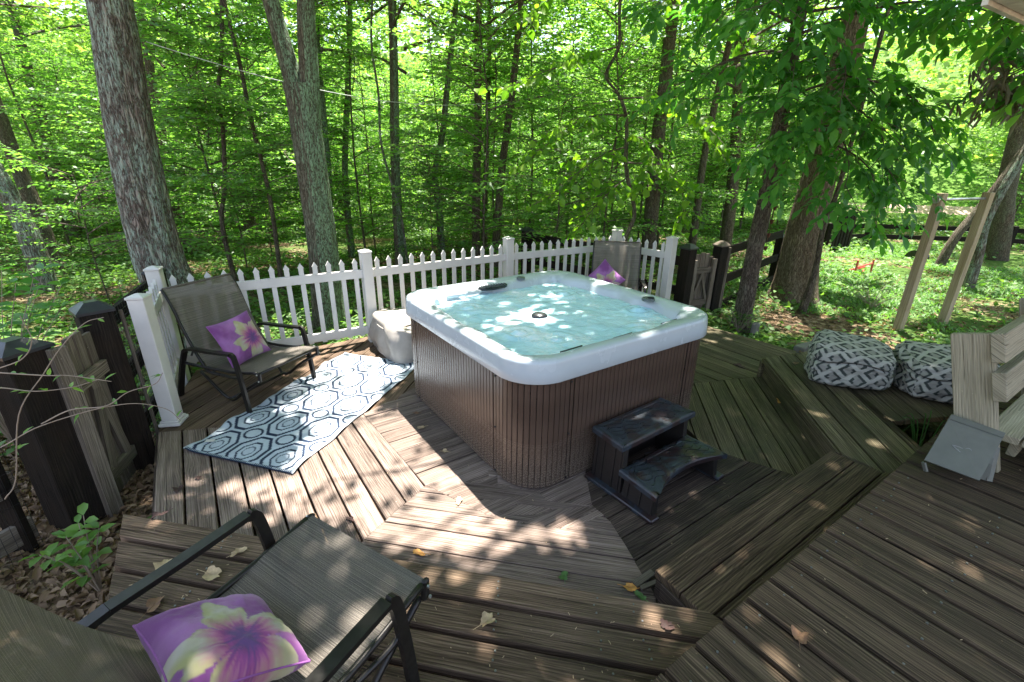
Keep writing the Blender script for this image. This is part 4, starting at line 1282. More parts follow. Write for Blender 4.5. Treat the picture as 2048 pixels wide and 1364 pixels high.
# ================================================================== soffit corner top right
sf = thing('roof_eave', (3.2, 3.0, 2.85), 'white painted eave corner of the house at the top right', 'eave')
MB().prism([(2.60, 3.065), (3.35, 3.513), (5.2, 1.2), (4.0, -.6), (2.4, 2.2)], 2.75, 2.95, 0).build('soffit', M['soffit'], sf)
MB().bar([(2.60, 3.095, 2.85), (3.35, 3.543, 2.85)], .03, .24).build('fascia', M['soffit'], sf)

# ================================================================== house, car, toys beyond the yard
hs = thing('neighbour_house', (19, 24, -1), 'pinkish roofed house half hidden beyond the right hand fence', 'house')
R0 = Matrix.Rotation(rad(-18), 3, 'Z'); hc = Vector((22.0, 27, -1.7))
def hq(a, b, c): return hc + R0 @ Vector((a, b, c))
MB().add([hq(-6, -4, -2.5), hq(6, -4, -2.5), hq(6, 4, -2.5), hq(-6, 4, -2.5), hq(-6, -4, -.3), hq(6, -4, -.3), hq(6, 4, -.3), hq(-6, 4, -.3)], [(3, 2, 1, 0), (0, 1, 5, 4), (1, 2, 6, 5), (2, 3, 7, 6), (3, 0, 4, 7)]).build('wall', M['siding'], hs)
rf = MB().add([hq(-7, -5, -.45), hq(7, -5, -.45), hq(7, 5, -.45), hq(-7, 5, -.45), hq(-3.5, 0, 1.6), hq(3.5, 0, 1.6)], [(0, 1, 5, 4), (1, 2, 5), (2, 3, 4, 5), (3, 0, 4), (3, 2, 1, 0)]).build('roof', M['roof'], hs)
for k in range(4):
    MB().box(hq(-4.5 + 3 * k, -4.02, -1.1), (1.0, .06, .9), R0).build('window', M['grey_plastic'], hs)
pc_ = thing('parked_car', (17.2, 17.6, -1), 'pale blue car glimpsed through the far fence', 'car')
R1 = Matrix.Rotation(.5, 3, 'Z'); cc = Vector((18.0, 18.4, -.55))
def cq(a, b, c): return cc + R1 @ Vector((a, b, c))
body = [(-2.1, -.35), (-2.15, -.75), (2.15, -.75), (2.1, -.3), (1.2, -.2), (.6, .2), (-.9, .22), (-1.5, -.18)]
n = len(body)
MB().add([cq(a, -.85, c) for a, c in body] + [cq(a, .85, c) for a, c in body], [tuple(range(n)), tuple(range(2 * n - 1, n - 1, -1))] + [(i, n + i, n + (i + 1) % n, (i + 1) % n) for i in range(n)]).build('body', M['car_blue'], pc_)
for a in (-1.3, 1.3):
    for b in (-.87, .87): MB().tube([cq(a, b - .04, -.75), cq(a, b + .04, -.75)], .33, 14).build('wheel', M['black_plastic'], pc_)
MB().add([cq(-.85, -.862, .15), cq(.5, -.862, .15), cq(1.0, -.862, -.17), cq(-1.3, -.862, -.15)], [(0, 1, 2, 3)]).build('side_window', M['grey_plastic'], pc_)
ry = thing('toy_rocker', (7.4, 9.75, -.3), 'small red toy frame lying in the grass', 'toy')
for a, b in (((7.2, 9.7, -.1), (7.6, 9.8, -.02)), ((7.2, 9.7, -.28), (7.2, 9.7, .05)), ((7.6, 9.8, -.28), (7.6, 9.8, .05)), ((7.2, 9.9, -.2), (7.6, 10.0, -.15)), ((7.3, 9.6, -.25), (7.55, 9.95, -.2))):
    MB().tube([a, b], .02, 6).build('bar', M['red'], ry)
tl = thing('timber', (3.45, 4.9, -.1), 'short grey landscape timber lying past the ottomans', 'timber')
MB().box((3.45, 4.95, -.04), (.62, .12, .11), Matrix.Rotation(rad(28), 3, 'Z'), bev=.012).build('timber_log', M['rock'], tl)
rk = MB().box((3.10, 5.62, -.06), (.11, .07, .16), Matrix.Rotation(.5, 3, 'Z'), bev=.02).build('rock', M['rock'], None, origin=(3.10, 5.62, -.1)); tag(rk, 'small upright stone at the foot of the slim right tree', 'rock')
hb = thing('hose_reel', (10.3, 11.9, -.45), 'black round reel standing in the shade of the far yard', 'reel')
MB().tube([(10.2, 11.85, -.3), (10.45, 11.95, -.3)], .19, 18).build('drum', M['black_plastic'], hb)
MB().tube([(10.18, 11.84, -.3), (10.2, 11.85, -.3)], .22, 18).build('flange', M['black_plastic'], hb)
# rain-chain like string of rusty cups beside the slim right tree
rc_ = thing('rain_chain', (3.33, 5.95, 2.3), 'string of small rusty copper cups hanging beside the slim right tree', 'rain chain')
for k in range(9):
    z = 2.22 - k * .165; x = 3.245 - k * .004; y = 5.97
    mb = MB(); N_ = 10; vs = []
    for r, zz in ((.012, z - .03), (.026, z + .02), (.022, z + .02)):
        for j in range(N_): t = 2 * math.pi * j / N_; vs.append((x + r * math.cos(t), y + r * math.sin(t), zz))
    mb.add(vs, [(l * N_ + j, l * N_ + (j + 1) % N_, (l + 1) * N_ + (j + 1) % N_, (l + 1) * N_ + j) for l in range(2) for j in range(N_)] + [tuple(range(N_ - 1, -1, -1))])
    mb.tube([(x, y, z + .02), (x, y, z + .14)], .0025, 4, False)
    mb.build('cup', M['rust'], rc_)
# pale cord between the trees
cd = MB()
a, b = Vector((-3.62, 5.3, 2.95)), Vector((-.1, 10.0, 3.0))
cd.tube([a.lerp(b, t) - Vector((0, 0, .55 * 4 * t * (1 - t) * .5)) for t in [i / 24 for i in range(25)]], .0045, 5)
co = cd.build('clothesline', M['cord'], None, smooth=True); tag(co, 'thin pale clothesline strung from the big lichened oak into the woods', 'line')

# ================================================================== foliage tools
def unit(a): return a / np.maximum(np.linalg.norm(a, axis=-1, keepdims=True), 1e-9)
def leaf_quads(P, A, Nn, L, W, fold=.12, droop=.12):
    A = unit(A); S = unit(np.cross(A, Nn)); N2 = np.cross(S, A)
    L = L[:, None]; W = W[:, None]
    v0 = P; v1 = P + A * .42 * L + S * W * .5 + N2 * W * fold; v2 = P + A * L - N2 * L * droop; v3 = P + A * .42 * L - S * W * .5 + N2 * W * fold
    V = np.stack([v0, v1, v2, v3], 1).reshape(-1, 3)
    F = np.arange(len(P) * 4).reshape(-1, 4)
    return V, F
def leaf_full(P, A, Nn, L, W, fold=.18, droop=.2, shape=0):
    """8-vertex pointed or rounded leaves, triangles"""
    A = unit(A); S = unit(np.cross(A, Nn)); N2 = np.cross(S, A)
    L = L[:, None]; W = W[:, None]
    t1, t2, w1, w2 = ((.28, .66, .42, .40) if shape == 0 else (.20, .62, .50, .42))
    def mid(t): return P + A * L * t - N2 * L * droop * t * t
    M0, M1, M2, M3 = mid(0), mid(t1), mid(t2), mid(1.0)
    wav = (rng.random((len(P), 1)) - .5) * .12 * L
    L1 = M1 + S * W * w1 + N2 * (W * fold + wav); L2 = M2 + S * W * w2 + N2 * (W * fold - wav)
    R1 = M1 - S * W * w1 + N2 * (W * fold - wav); R2_ = M2 - S * W * w2 + N2 * (W * fold + wav)
    V = np.stack([M0, M1, M2, M3, L1, L2, R1, R2_], 1).reshape(-1, 3)
    T = np.array([(0, 4, 1), (1, 4, 5), (1, 5, 2), (2, 5, 3), (0, 1, 6), (1, 7, 6), (1, 2, 7), (2, 3, 7)])
    F = (np.arange(len(P))[:, None, None] * 8 + T[None]).reshape(-1, 3)
    return V, F, 8
def leaf_mesh(name, P, A, Nn, L, W, near=False, **k):
    n = len(P); var = rng.random(n)
    if near:
        V, F, q = leaf_full(P, A, Nn, L, W, **k); return np_mesh(name, V, F, attr=np.repeat(var, q), smooth=False)
    V, F = leaf_quads(P, A, Nn, L, W, **k); return np_mesh(name, V, F, attr=var)

def limb_curve(p0, az, el, L, droop, wob, n=7):
    d = Vector((math.sin(az), math.cos(az), 0)); pts = []
    sx = Vector((d.y, -d.x, 0)); w0 = random.uniform(-1, 1)
    for i in range(n):
        t = i / (n - 1)
        pts.append(Vector(p0) + d * (L * t * math.cos(el)) + Vector((0, 0, L * (math.sin(el) * t - droop * t * t))) + sx * (wob * math.sin(t * 3 + w0 * 3) * L))
    return pts
def spray(limbs, tubes, store, twl, tw_sp, lf_sp, leafL, flat=.35, start=.25, tube=True, wr=.55, hang=0.0):
    """limbs: list of (pts, r0)"""
    for pts, r0 in limbs:
        m = len(pts)
        if tube: tubes.tube(pts, [max(.004, r0 * (1 - .85 * i / (m - 1))) for i in range(m)], 5, False)
        Lt = sum((pts[i + 1] - pts[i]).length for i in range(m - 1))
        nt = max(2, int(Lt * (1 - start) / tw_sp))
        for k in range(nt + 1):
            t = start + (1 - start) * k / nt; q = t * (m - 1); i = min(int(q), m - 2); f = q - i
            P = pts[i].lerp(pts[i + 1], f); d = (pts[i + 1] - pts[i]).normalized()
            sg = 1 if k % 2 else -1
            ang = sg * random.uniform(.5, 1.25) if k < nt else 0
            c, s = math.cos(ang), math.sin(ang)
            td = Vector((d.x * c - d.y * s, d.x * s + d.y * c, d.z * .4 + random.uniform(-.22, .22))).normalized()
            tl = twl * random.uniform(.5, 1.1) * (1.15 - .5 * t)
            e = P + td * tl - Vector((0, 0, .12 * tl))
            if tube: tubes.tube([P, P.lerp(e, .5) + Vector((0, 0, .03 * tl)), e], [.005, .0035, .002], 3, False)
            nl = max(2, int(tl / lf_sp))
            s_ = (np.arange(nl) + .6) / nl
            base = np.array(P)[None] + np.array(e - P)[None] * s_[:, None]
            side = np.where(np.arange(nl) % 2 == 0, 1.0, -1.0)
            tdn = np.array(td); sd_ = np.array([-tdn[1], tdn[0], 0.0]); sd_ /= max(1e-6, np.linalg.norm(sd_))
            ax = tdn[None] * .55 + sd_[None] * side[:, None] * .85 + rng.normal(0, .18, (nl, 3)); ax[:, 2] -= .10 + hang
            nm = np.array([0, 0, 1.0])[None] + rng.normal(0, flat, (nl, 3))
            if hang: nm = nm * .6 + rng.normal(0, .6, (nl, 3))
            LL = leafL * rng.uniform(.65, 1.2, nl)
            store.append((base, ax, nm, LL, LL * wr * rng.uniform(.85, 1.1, nl)))
def cat(store):
    return [np.concatenate([s[i] for s in store]) for i in range(5)]

# ------------------------------------------------------------------ prototypes (mesh data only)
def proto_sapling(seed, H, R, nl, leafL, z0=.5):
    random.seed(seed)
    tb = MB(); st_ = []; limbs = []
    stem = [Vector((.06 * H * math.sin(i * .9 + seed) * .25 * i / 5, .06 * H * math.cos(i * 1.1 + seed) * .25 * i / 5, -0.4 + (H + .4) * i / 7)) for i in range(8)]
    sm = MB().tube(stem, [.028 * (H / 5) * (1 - .8 * i / 7) * .7 + .005 for i in range(8)], 7, False).mesh('sapling_stem', None, True)
    for k in range(nl):
        t = (k + .5) / nl; z = z0 + (H - z0) * t
        q = t * 7 * (H / (H + .4)); i = min(int(q), 6); p0 = stem[i].lerp(stem[i + 1], q - i); p0.z = z
        L = R * (.5 + .6 * math.sin(math.pi * (t * .85 + .12))) * random.uniform(.6, 1.05)
        limbs.append((limb_curve(p0, random.uniform(0, 6.283), random.uniform(.05, .5) + .4 * t, L, random.uniform(.05, .25), .04, 5), .011))
    spray(limbs, tb, st_, .80, .085, .052, leafL, .50, .12)
    P, A, N_, L, W = cat(st_)
    return sm, tb.mesh('sapling_twigs'), leaf_mesh('sapling_leaves', P, A, N_, L, W)
SAP = [proto_sapling(11 + i, h, r, n, l) for i, (h, r, n, l) in enumerate([(4.2, 1.8, 26, .105), (5.6, 2.2, 30, .11), (3.0, 1.5, 20, .095), (6.6, 2.4, 34, .115), (2.0, 1.2, 16, .085)])]
def proto_crown(seed, z0, z1, R, nl, leafL, el=(.2, .8)):
    random.seed(seed)
    tb = MB(); st_ = []; limbs = []
    for k in range(nl):
        z = z0 + (z1 - z0) * (k + .5) / nl
        L = R * random.uniform(.6, 1.1) * (1.1 - .5 * (k / nl))
        c = limb_curve((0, 0, z), random.uniform(0, 6.283), random.uniform(*el), L, random.uniform(.1, .3), .05, 7)
        limbs.append((c, .035))
        for j in (3, 4, 5):
            limbs.append((limb_curve(c[j], random.uniform(0, 6.283), random.uniform(-.1, .4), L * .38, .15, .05, 4), .014))
    spray(limbs, tb, st_, .9, .15, .08, leafL, .5, .35)
    P, A, N_, L, W = cat(st_)
    return tb.mesh('crown_limbs'), leaf_mesh('crown_leaves', P, A, N_, L, W)
CROWN = [proto_crown(51, 4.8, 11.0, 3.0, 15, .14), proto_crown(52, 5.6, 12.5, 3.2, 16, .145), proto_crown(53, 4.4, 10.0, 2.7, 14, .135)]
for a, b, c in SAP:
    a.materials.append(M['bark_dark']); b.materials.append(M['twig']); c.materials.append(M['leaf_woods'])
for b, c in CROWN:
    b.materials.append(M['twig']); c.materials.append(M['leaf_tall'])
def add_child(name, me, parent, loc=(0, 0, 0), rz=0, sc=1.0):
    o = bpy.data.objects.new(name, me); COL.objects.link(o); o.parent = parent; o.location = loc; o.rotation_euler = (0, 0, rz); o.scale = (sc, sc, sc); return o

# ------------------------------------------------------------------ individually visible trees
def trunk(parent, pts, r0, r1, mat, flare=1.0, n=14, relief=0.0, name='trunk', taper=.8):
    P = arc_pts(pts, 8); m = len(P)
    Lz = [0]; 
    for i in range(1, m): Lz.append(Lz[-1] + (P[i] - P[i - 1]).length)
    if relief > 0:
        n = 110; k = max(m, 150); Q = []
        for i in range(k):
            q = i / (k - 1) * (m - 1); j = min(int(q), m - 2); Q.append(P[j].lerp(P[j + 1], q - j))
        P = Q; m = k; Lz = [P[i].z - P[0].z for i in range(m)]
    V = []
    th = np.arange(n) * 2 * math.pi / n
    for i, q in enumerate(P):
        t = i / (m - 1); r = r0 + (r1 - r0) * t ** taper
        h = Lz[i]; f = 1 + (flare - 1) * math.exp(-h / .35) * (1 + .35 * np.sin(th * 5 + 1))
        rr_ = r * f * (1 + .03 * np.sin(th * 3 + h * .7) + .02 * np.sin(th * 7 - h))
        if relief > 0:
            c = fbm(np.cos(th) * 9 + .15 * np.sin(h * 4), np.sin(th) * 9, h * 2.2 + 0 * th, 3)
            ridg = 1 - np.abs(c - .5) * 4
            rr_ = rr_ + relief * np.clip(ridg, -1, 1)
        V.append(np.stack([q.x + rr_ * np.cos(th), q.y + rr_ * np.sin(th), np.full(n, q.z)], -1))
    V = np.concatenate(V) - ORIG[parent.name]
    i = np.arange(m - 1)[:, None]; j = np.arange(n)[None]; j2 = (j + 1) % n
    F = np.stack([i * n + j, i * n + j2, (i + 1) * n + j2, (i + 1) * n + j], -1).reshape(-1, 4)
    return link_mesh(name, np_mesh(name, V, F, smooth=True), M[mat], parent)
def up(pts, top):
    a, b = Vector(pts[-2]), Vector(pts[-1]); d = (b - a) / max(.1, (b.z - a.z))
    return list(pts) + [tuple(b + Vector((d.x * .6, d.y * .6, 1)) * h) for h in np.linspace(1.5, top - b.z, 4)]
TREES = [
 ('oak_tree', .268, [(-3.86, 5.2, -0.45), (-3.9, 5.2, 0.35), (-3.98, 5.2, 0.93), (-3.95, 5.2, 1.82), (-3.87, 5.2, 2.65), (-3.80, 5.2, 3.26)], 'bark_oak', 1.45, 13, 1, 'largest oak trunk on the left, grey green lichen over ridged bark, beside the fence corner', .013),
 ('tree', .168, [(-8.26, 8.0, -0.8), (-8.22, 8.0, 0.56), (-8.35, 8.0, 1.45), (-8.60, 8.0, 2.41)], 'bark_oak', 1.2, 11, 0, 'leaning pale grey trunk at the far left edge above the black posts', 0),
 ('tree', .150, [(-9.3, 9.3, -0.8), (-9.25, 9.3, 0.67), (-9.3, 9.3, 1.65), (-9.32, 9.3, 2.4)], 'bark_dark', 1.2, 11, 2, 'darker trunk standing just behind the leaning pale trunk at far left', 0),
 ('tree', .088, [(-4.16, 12.0, -0.7), (-4.15, 12.0, 0.6), (-4.08, 12.0, 1.78), (-3.86, 12.0, 3.18), (-3.64, 12.0, 4.56)], 'bark_green', 1.2, 12, 1, 'lichened trunk close behind the right side of the forked twin tree', 0),
 ('tree', .115, [(-4.30, 10.4, -0.4), (-4.0, 10.4, 1.04), (-3.9, 10.4, 2.49), (-3.86, 10.4, 3.62), (-3.8, 10.4, 4.67)], 'bark_green', 1.2, 12, 0, 'middle trunk of the group between the forked tree and the first straight dark trunk', 0),
 ('tree', .110, [(-2.44, 10.0, -0.6), (-2.42, 10.0, 0.83), (-2.37, 10.0, 2.08), (-2.29, 10.0, 3.31), (-2.23, 10.0, 4.43)], 'bark_green', 1.2, 12, 2, 'straight mossy trunk with a snaking vine up its front', 0),
 ('tree', .085, [(-1.67, 11.0, -0.6), (-1.70, 11.0, 0.85), (-1.76, 11.0, 1.6), (-1.56, 11.0, 2.42), (-1.44, 11.0, 3.19), (-1.27, 11.0, 4.27), (-1.18, 11.0, 4.86)], 'bark_green', 1.2, 12, 0, 'crooked green grey trunk bending right, left of the tallest straight pair', 0),
 ('tree', .099, [(-0.88, 11.0, -0.6), (-0.85, 11.0, 1.07), (-0.79, 11.0, 2.62), (-0.77, 11.0, 3.83), (-0.73, 11.0, 4.87)], 'bark_hick', 1.2, 12, 1, 'straight brown trunk rising above the third white fence post', 0),
 ('tree', .080, [(-0.83, 13.0, -0.9), (-0.77, 13.0, 0.93), (-0.68, 13.0, 2.99), (-0.63, 13.0, 4.61)], 'bark_dark', 1.2, 12, 2, 'thin dark trunk half behind the straight brown trunk at the fence centre', 0),
 ('tree', .085, [(-0.43, 10.0, -0.5), (-0.28, 10.0, 1.35), (-0.2, 10.0, 2.11), (-0.07, 10.0, 3.0), (0.04, 10.0, 3.99), (0.09, 10.0, 4.6)], 'bark_hick', 1.2, 12, 0, 'brown trunk leaning gently right just past the fence centre', 0),
 ('tree', .165, [(3.05, 10.5, -0.5), (3.0, 10.5, 1.15), (2.96, 10.5, 2.34), (2.98, 10.5, 3.44), (2.97, 10.5, 4.45), (2.99, 10.5, 4.77)], 'bark_dark', 1.2, 13, 1, 'stout dark trunk with a pale bark scar above the fence corner post', 0),
 ('tree', .090, [(4.2, 11.0, -0.6), (4.18, 11.0, 0.8), (4.16, 11.0, 1.87), (4.21, 11.0, 2.87), (4.32, 11.0, 4.06), (4.41, 11.0, 4.92)], 'bark_dark', 1.2, 12, 2, 'medium trunk standing behind the right hand gate', 0),
 ('tree', .165, [(5.88, 13.0, -0.8), (5.81, 13.0, 1.0), (5.69, 13.0, 2.24), (5.54, 13.0, 3.39), (5.31, 13.0, 4.97)], 'bark_hick', 1.2, 12, 0, 'thick trunk seen between the gate and the slim near tree', 0),
 ('hickory_tree', .098, [(3.05, 5.87, -0.3), (3.03, 5.87, 0.89), (3.04, 5.87, 1.61), (3.03, 5.87, 2.32), (3.01, 5.87, 3.06), (3.01, 5.87, 3.51)], 'bark_hick', 1.35, 10, 0, 'slim furrowed tree rising right beside the far edge of the deck', .006),
 ('big_tree', .325, [(4.70, 7.5, -0.4), (4.60, 7.5, 0.78), (4.62, 7.5, 1.76), (4.61, 7.5, 2.77), (4.61, 7.5, 3.51), (4.62, 7.5, 3.97)], 'bark_tan', 1.5, 13, 1, 'massive pale brown trunk with flared roots in the right hand yard', .014),
 ('tree', .042, [(4.34, 6.7, -0.3), (4.39, 6.7, 0.47), (4.36, 6.7, 1.04), (4.42, 6.7, 1.51), (4.44, 6.7, 1.9)], 'bark_hick', 1.6, 5, None, 'thin young stem just in front of the massive yard trunk', 0),
 ('tree', .105, [(10.04, 11.0, -0.8), (10.25, 11.0, 0.31), (10.62, 11.0, 1.1), (10.95, 11.0, 1.9), (11.3, 11.0, 2.9)], 'bark_hick', 1.2, 9, 2, 'leaning tree between the two pull up posts in the far yard', 0),
 ('tree', .085, [(8.5, 8.5, -0.5), (8.47, 8.5, 0.31), (8.38, 8.5, 0.93), (8.44, 8.5, 1.44), (8.60, 8.5, 2.17), (8.66, 8.5, 2.92)], 'bark_oak', 1.3, 8, 2, 'pale crooked tree just right of the pull up posts', 0),
 ('tree', .24, [(12.53, 12.0, -0.8), (12.22, 12.0, 0.67), (12.03, 12.0, 1.38), (11.81, 12.0, 2.82), (11.6, 12.0, 4.33)], 'bark_dark', 1.3, 12, 0, 'broad dark trunk by the far fence at the right edge', 0),
 ('tree', .13, [(-8.61, 12.0, -0.9), (-8.48, 12.0, 0.55), (-8.41, 12.0, 1.5), (-8.33, 12.0, 2.93), (-8.2, 12.0, 4.33)], 'bark_hick', 1.2, 12, 1, 'shadowy trunk just right of the largest oak, deeper in the woods', 0),
 ('tree', .12, [(9.9, 7.6, -0.5), (9.7, 7.6, 0.2), (9.9, 7.6, 1.2), (10.6, 7.6, 2.6)], 'bark_green', 1.5, 8, 1, 'mossy trunk base at the extreme right edge above the bench', 0),
]
random.seed(21)
HICK = None
for nm, r, pts, bk, fl, top, cr, lab, rel in TREES:
    t = thing(nm, pts[0], lab, 'tree')
    if nm == 'hickory_tree': HICK = t
    P = up(pts, top)
    trunk(t, P, r * 1.04, r * (.38 if nm != 'big_tree' else .25), bk, fl, 14, rel, 'trunk', .8 if nm != 'big_tree' else .5)
    if cr is not None:
        q = Vector(P[-3]) - Vector(pts[0]); lb, lc = CROWN[cr]; rz = random.uniform(0, 6.28); s = random.uniform(.85, 1.1)
        if nm not in ('hickory_tree', 'oak_tree'):
            add_child('limbs', lb, t, (q.x, q.y, -.3), rz, s); add_child('crown', lc, t, (q.x, q.y, -.3), rz, s)
# forked twin tree
tw = thing('forked_tree', (-2.6, 6.2, -.3), 'big forked tree with lichen on its right side, centre left behind the fence', 'tree')
trunk(tw, [(-2.60, 6.2, -0.5), (-2.53, 6.2, 0.77), (-2.53, 6.2, 1.41), (-2.53, 6.2, 2.0), (-2.53, 6.2, 2.5), (-2.55, 6.2, 2.72)], .185, .165, 'bark_green', 1.35, 14, .009)
trunk(tw, [(-2.50, 6.2, 2.1), (-2.60, 6.2, 2.7), (-2.68, 6.2, 3.16), (-2.75, 6.2, 3.6), (-2.95, 6.2, 4.6), (-3.3, 6.3, 7), (-3.6, 6.3, 11)], .125, .06, 'bark_green', 1, 14, 0, 'left_stem')
trunk(tw, [(-2.50, 6.22, 2.1), (-2.43, 6.22, 2.75), (-2.38, 6.2, 3.26), (-2.33, 6.2, 3.7), (-2.25, 6.2, 4.6), (-2.0, 6.2, 7), (-1.9, 6.2, 11)], .128, .06, 'bark_green', 1, 14, 0, 'right_stem')
add_child('crown', CROWN[1][1], tw, (-.3, .1, .6), 1.0, 1.0)
# slender crooked understory trees
SL = [
 ('slender_tree', .040, [(-4.07, 8.0, -.3), (-4.02, 8.0, 1.1), (-4.05, 8.0, 1.8), (-4.11, 8.0, 2.53), (-4.13, 8.0, 3.2), (-4.20, 8.0, 4.02), (-4.3, 8, 6)], 'slender dark stem leaning left, right of the two thin stems between oak and forked tree', 1),
 ('slender_tree', .042, [(-4.87, 8.0, -.3), (-4.90, 8.0, .85), (-4.72, 8.0, 1.49), (-4.58, 8.0, 2.31), (-4.55, 8.0, 2.8), (-4.35, 8.0, 3.46), (-4.1, 8.1, 5)], 'slender wavy stem forking high up, left of the two thin stems beside the oak', 3),
 ('slender_tree', .034, [(1.68, 7.0, -.3), (1.66, 7.0, .75), (1.76, 7.0, 1.19), (1.64, 7.0, 1.6), (1.57, 7.0, 1.87), (1.52, 7.0, 2.44), (1.39, 7.0, 2.74), (1.20, 7.0, 2.97), (1.34, 7.0, 3.31), (1.31, 7.0, 3.8), (1.4, 7, 5)], 'twisting dark stem with round leaves behind the fence corner', None),
]
for nm, r, pts, lab, sp in SL:
    t = thing(nm, pts[0], lab, 'tree'); trunk(t, pts, r, r * .6, 'bark_dark', 1.2, 9)
    if sp is not None: add_child('twigs', SAP[sp][1], t, (0, 0, 1.2), .7, .8); add_child('crown', SAP[sp][2], t, (0, 0, 1.2), .7, .8)
    ROUND = t
vn = thing('hanging_vine', (-2.24, 9.7, -.3), 'pale vine snaking up the straight mossy trunk', 'vine')
trunk(vn, [(-2.2, 9.7, -.4), (-2.24, 9.7, .4), (-2.29, 9.7, .96), (-2.45, 9.7, 1.62), (-2.56, 9.7, 2.25), (-2.53, 9.7, 3.02), (-2.58, 9.7, 3.9), (-2.45, 9.8, 5)], .026, .02, 'bark_oak', 1, 6, 0, 'stem')

# ------------------------------------------------------------------ saplings in the woods
random.seed(5)
cnt = 0
spots = []
def far_enough(x, y, d):
    return all((x - a) ** 2 + (y - b) ** 2 > d * d for a, b in spots)
def sight_ok(x, y):   # keep the near trunks clear
    for tx, ty, w in ((-3.9, 5.2, .55), (-2.55, 6.2, .50), (3.03, 5.87, .4), (4.6, 7.5, .7)):
        if y < ty - .2: continue
    return True
tries = 0
while cnt < 86 and tries < 9000:
    tries += 1
    y = (7.0 + 4 * random.random()) if random.random() < .15 else 11 + 11 * random.random(); x = random.uniform(-1.35, 1.3) * y
    if x > 3.2 + (y - 7) * .25 and y < 15.5 and not (x < 5.2 and y > 12): continue
    if y < 9 and abs(x + 2.5) < .8: continue
    if .62 < x / y < 1.0 and y > 9 and random.random() < .82: continue
    if y < 8.6 and x > -1 and x < 3: continue
    if not far_enough(x, y, .85 + .02 * y): continue
    spots.append((x, y)); cnt += 1
    k = random.choice([0, 2, 4, 0, 2]) if y < 11 else random.choice([0, 1, 3, 3, 1])
    z = float(ground_z(np.array([x]), np.array([y]))[0]); s = random.uniform(.8, 1.2); rz = random.uniform(0, 6.28)
    q = x / y
    marks = [(-.95, 'at the far left edge of the woods'), (-.74, 'left of the largest oak'), (-.60, 'just right of the largest oak'), (-.50, 'by the two slender dark stems'), (-.41, 'just left of the forked tree'), (-.31, 'just right of the forked tree'), (-.24, 'near the vine covered mossy trunk'), (-.14, 'near the crooked green grey trunk'), (-.05, 'around the straight brown trunk'), (.06, 'right of the gently leaning brown trunk'), (.17, 'left of the twisting dark stem'), (.27, 'around the stout dark trunk with the scar'), (.38, 'behind the right hand gate'), (.50, 'between the gate and the slim near tree'), (.66, 'around the massive yard trunk'), (.85, 'beyond the far yard fence'), (9, 'at the far right edge of the woods')]
    mk = next(b for a, b in marks if q < a)
    size = ('low', 'knee high', 'mid height', 'tall')[0 if k == 4 else 2 if k in (0, 2) else 3]
    depth = 'nearest' if y < 9 else 'set back' if y < 12.5 else 'deep'
    t = thing('sapling', (x, y, z), size + ' green sapling ' + {'nearest': 'close ', 'set back': 'further ', 'deep': 'deep '}[depth] + mk, 'sapling', 'understory saplings ' + mk)
    for nm_, me in zip(('stem', 'twigs', 'crown'), SAP[k]): add_child(nm_, me, t, (0, 0, 0), rz, s)
# thin distant trunks with tall crowns
random.seed(9)
for i in range(20):
    y = random.uniform(14, 30); x = random.uniform(-1.25, 1.15) * y
    if (x > 7 and y < 17) or (.62 < x / y < 1.0 and random.random() < .5): continue
    z = float(ground_z(np.array([x]), np.array([y]))[0]); q = x / y; mk = next(b for a, b in marks if q < a); t = thing('distant_tree', (x, y, z), ('far' if y > 21 else 'distant') + ' straight trunk in the woods ' + mk, 'tree', 'distant forest trees')
    ln = random.uniform(-.05, .05)
    trunk(t, [(x, y, z - .3), (x + ln * 3, y, 3), (x + ln * 5 + .1, y, 6), (x + ln * 8, y, 13)], random.uniform(.09, .2), .06, random.choice(['bark_dark', 'bark_hick', 'bark_green']), 1.2, 9)
    lb, lc = CROWN[i % 3]; s = random.uniform(.95, 1.35)
    add_child('limbs', lb, t, (ln * 4, 0, random.uniform(-1, .5)), random.uniform(0, 6.28), s); c_ = add_child('crown', lc, t, (ln * 4, 0, t.children[1].location.z), t.children[1].rotation_euler[2], s)
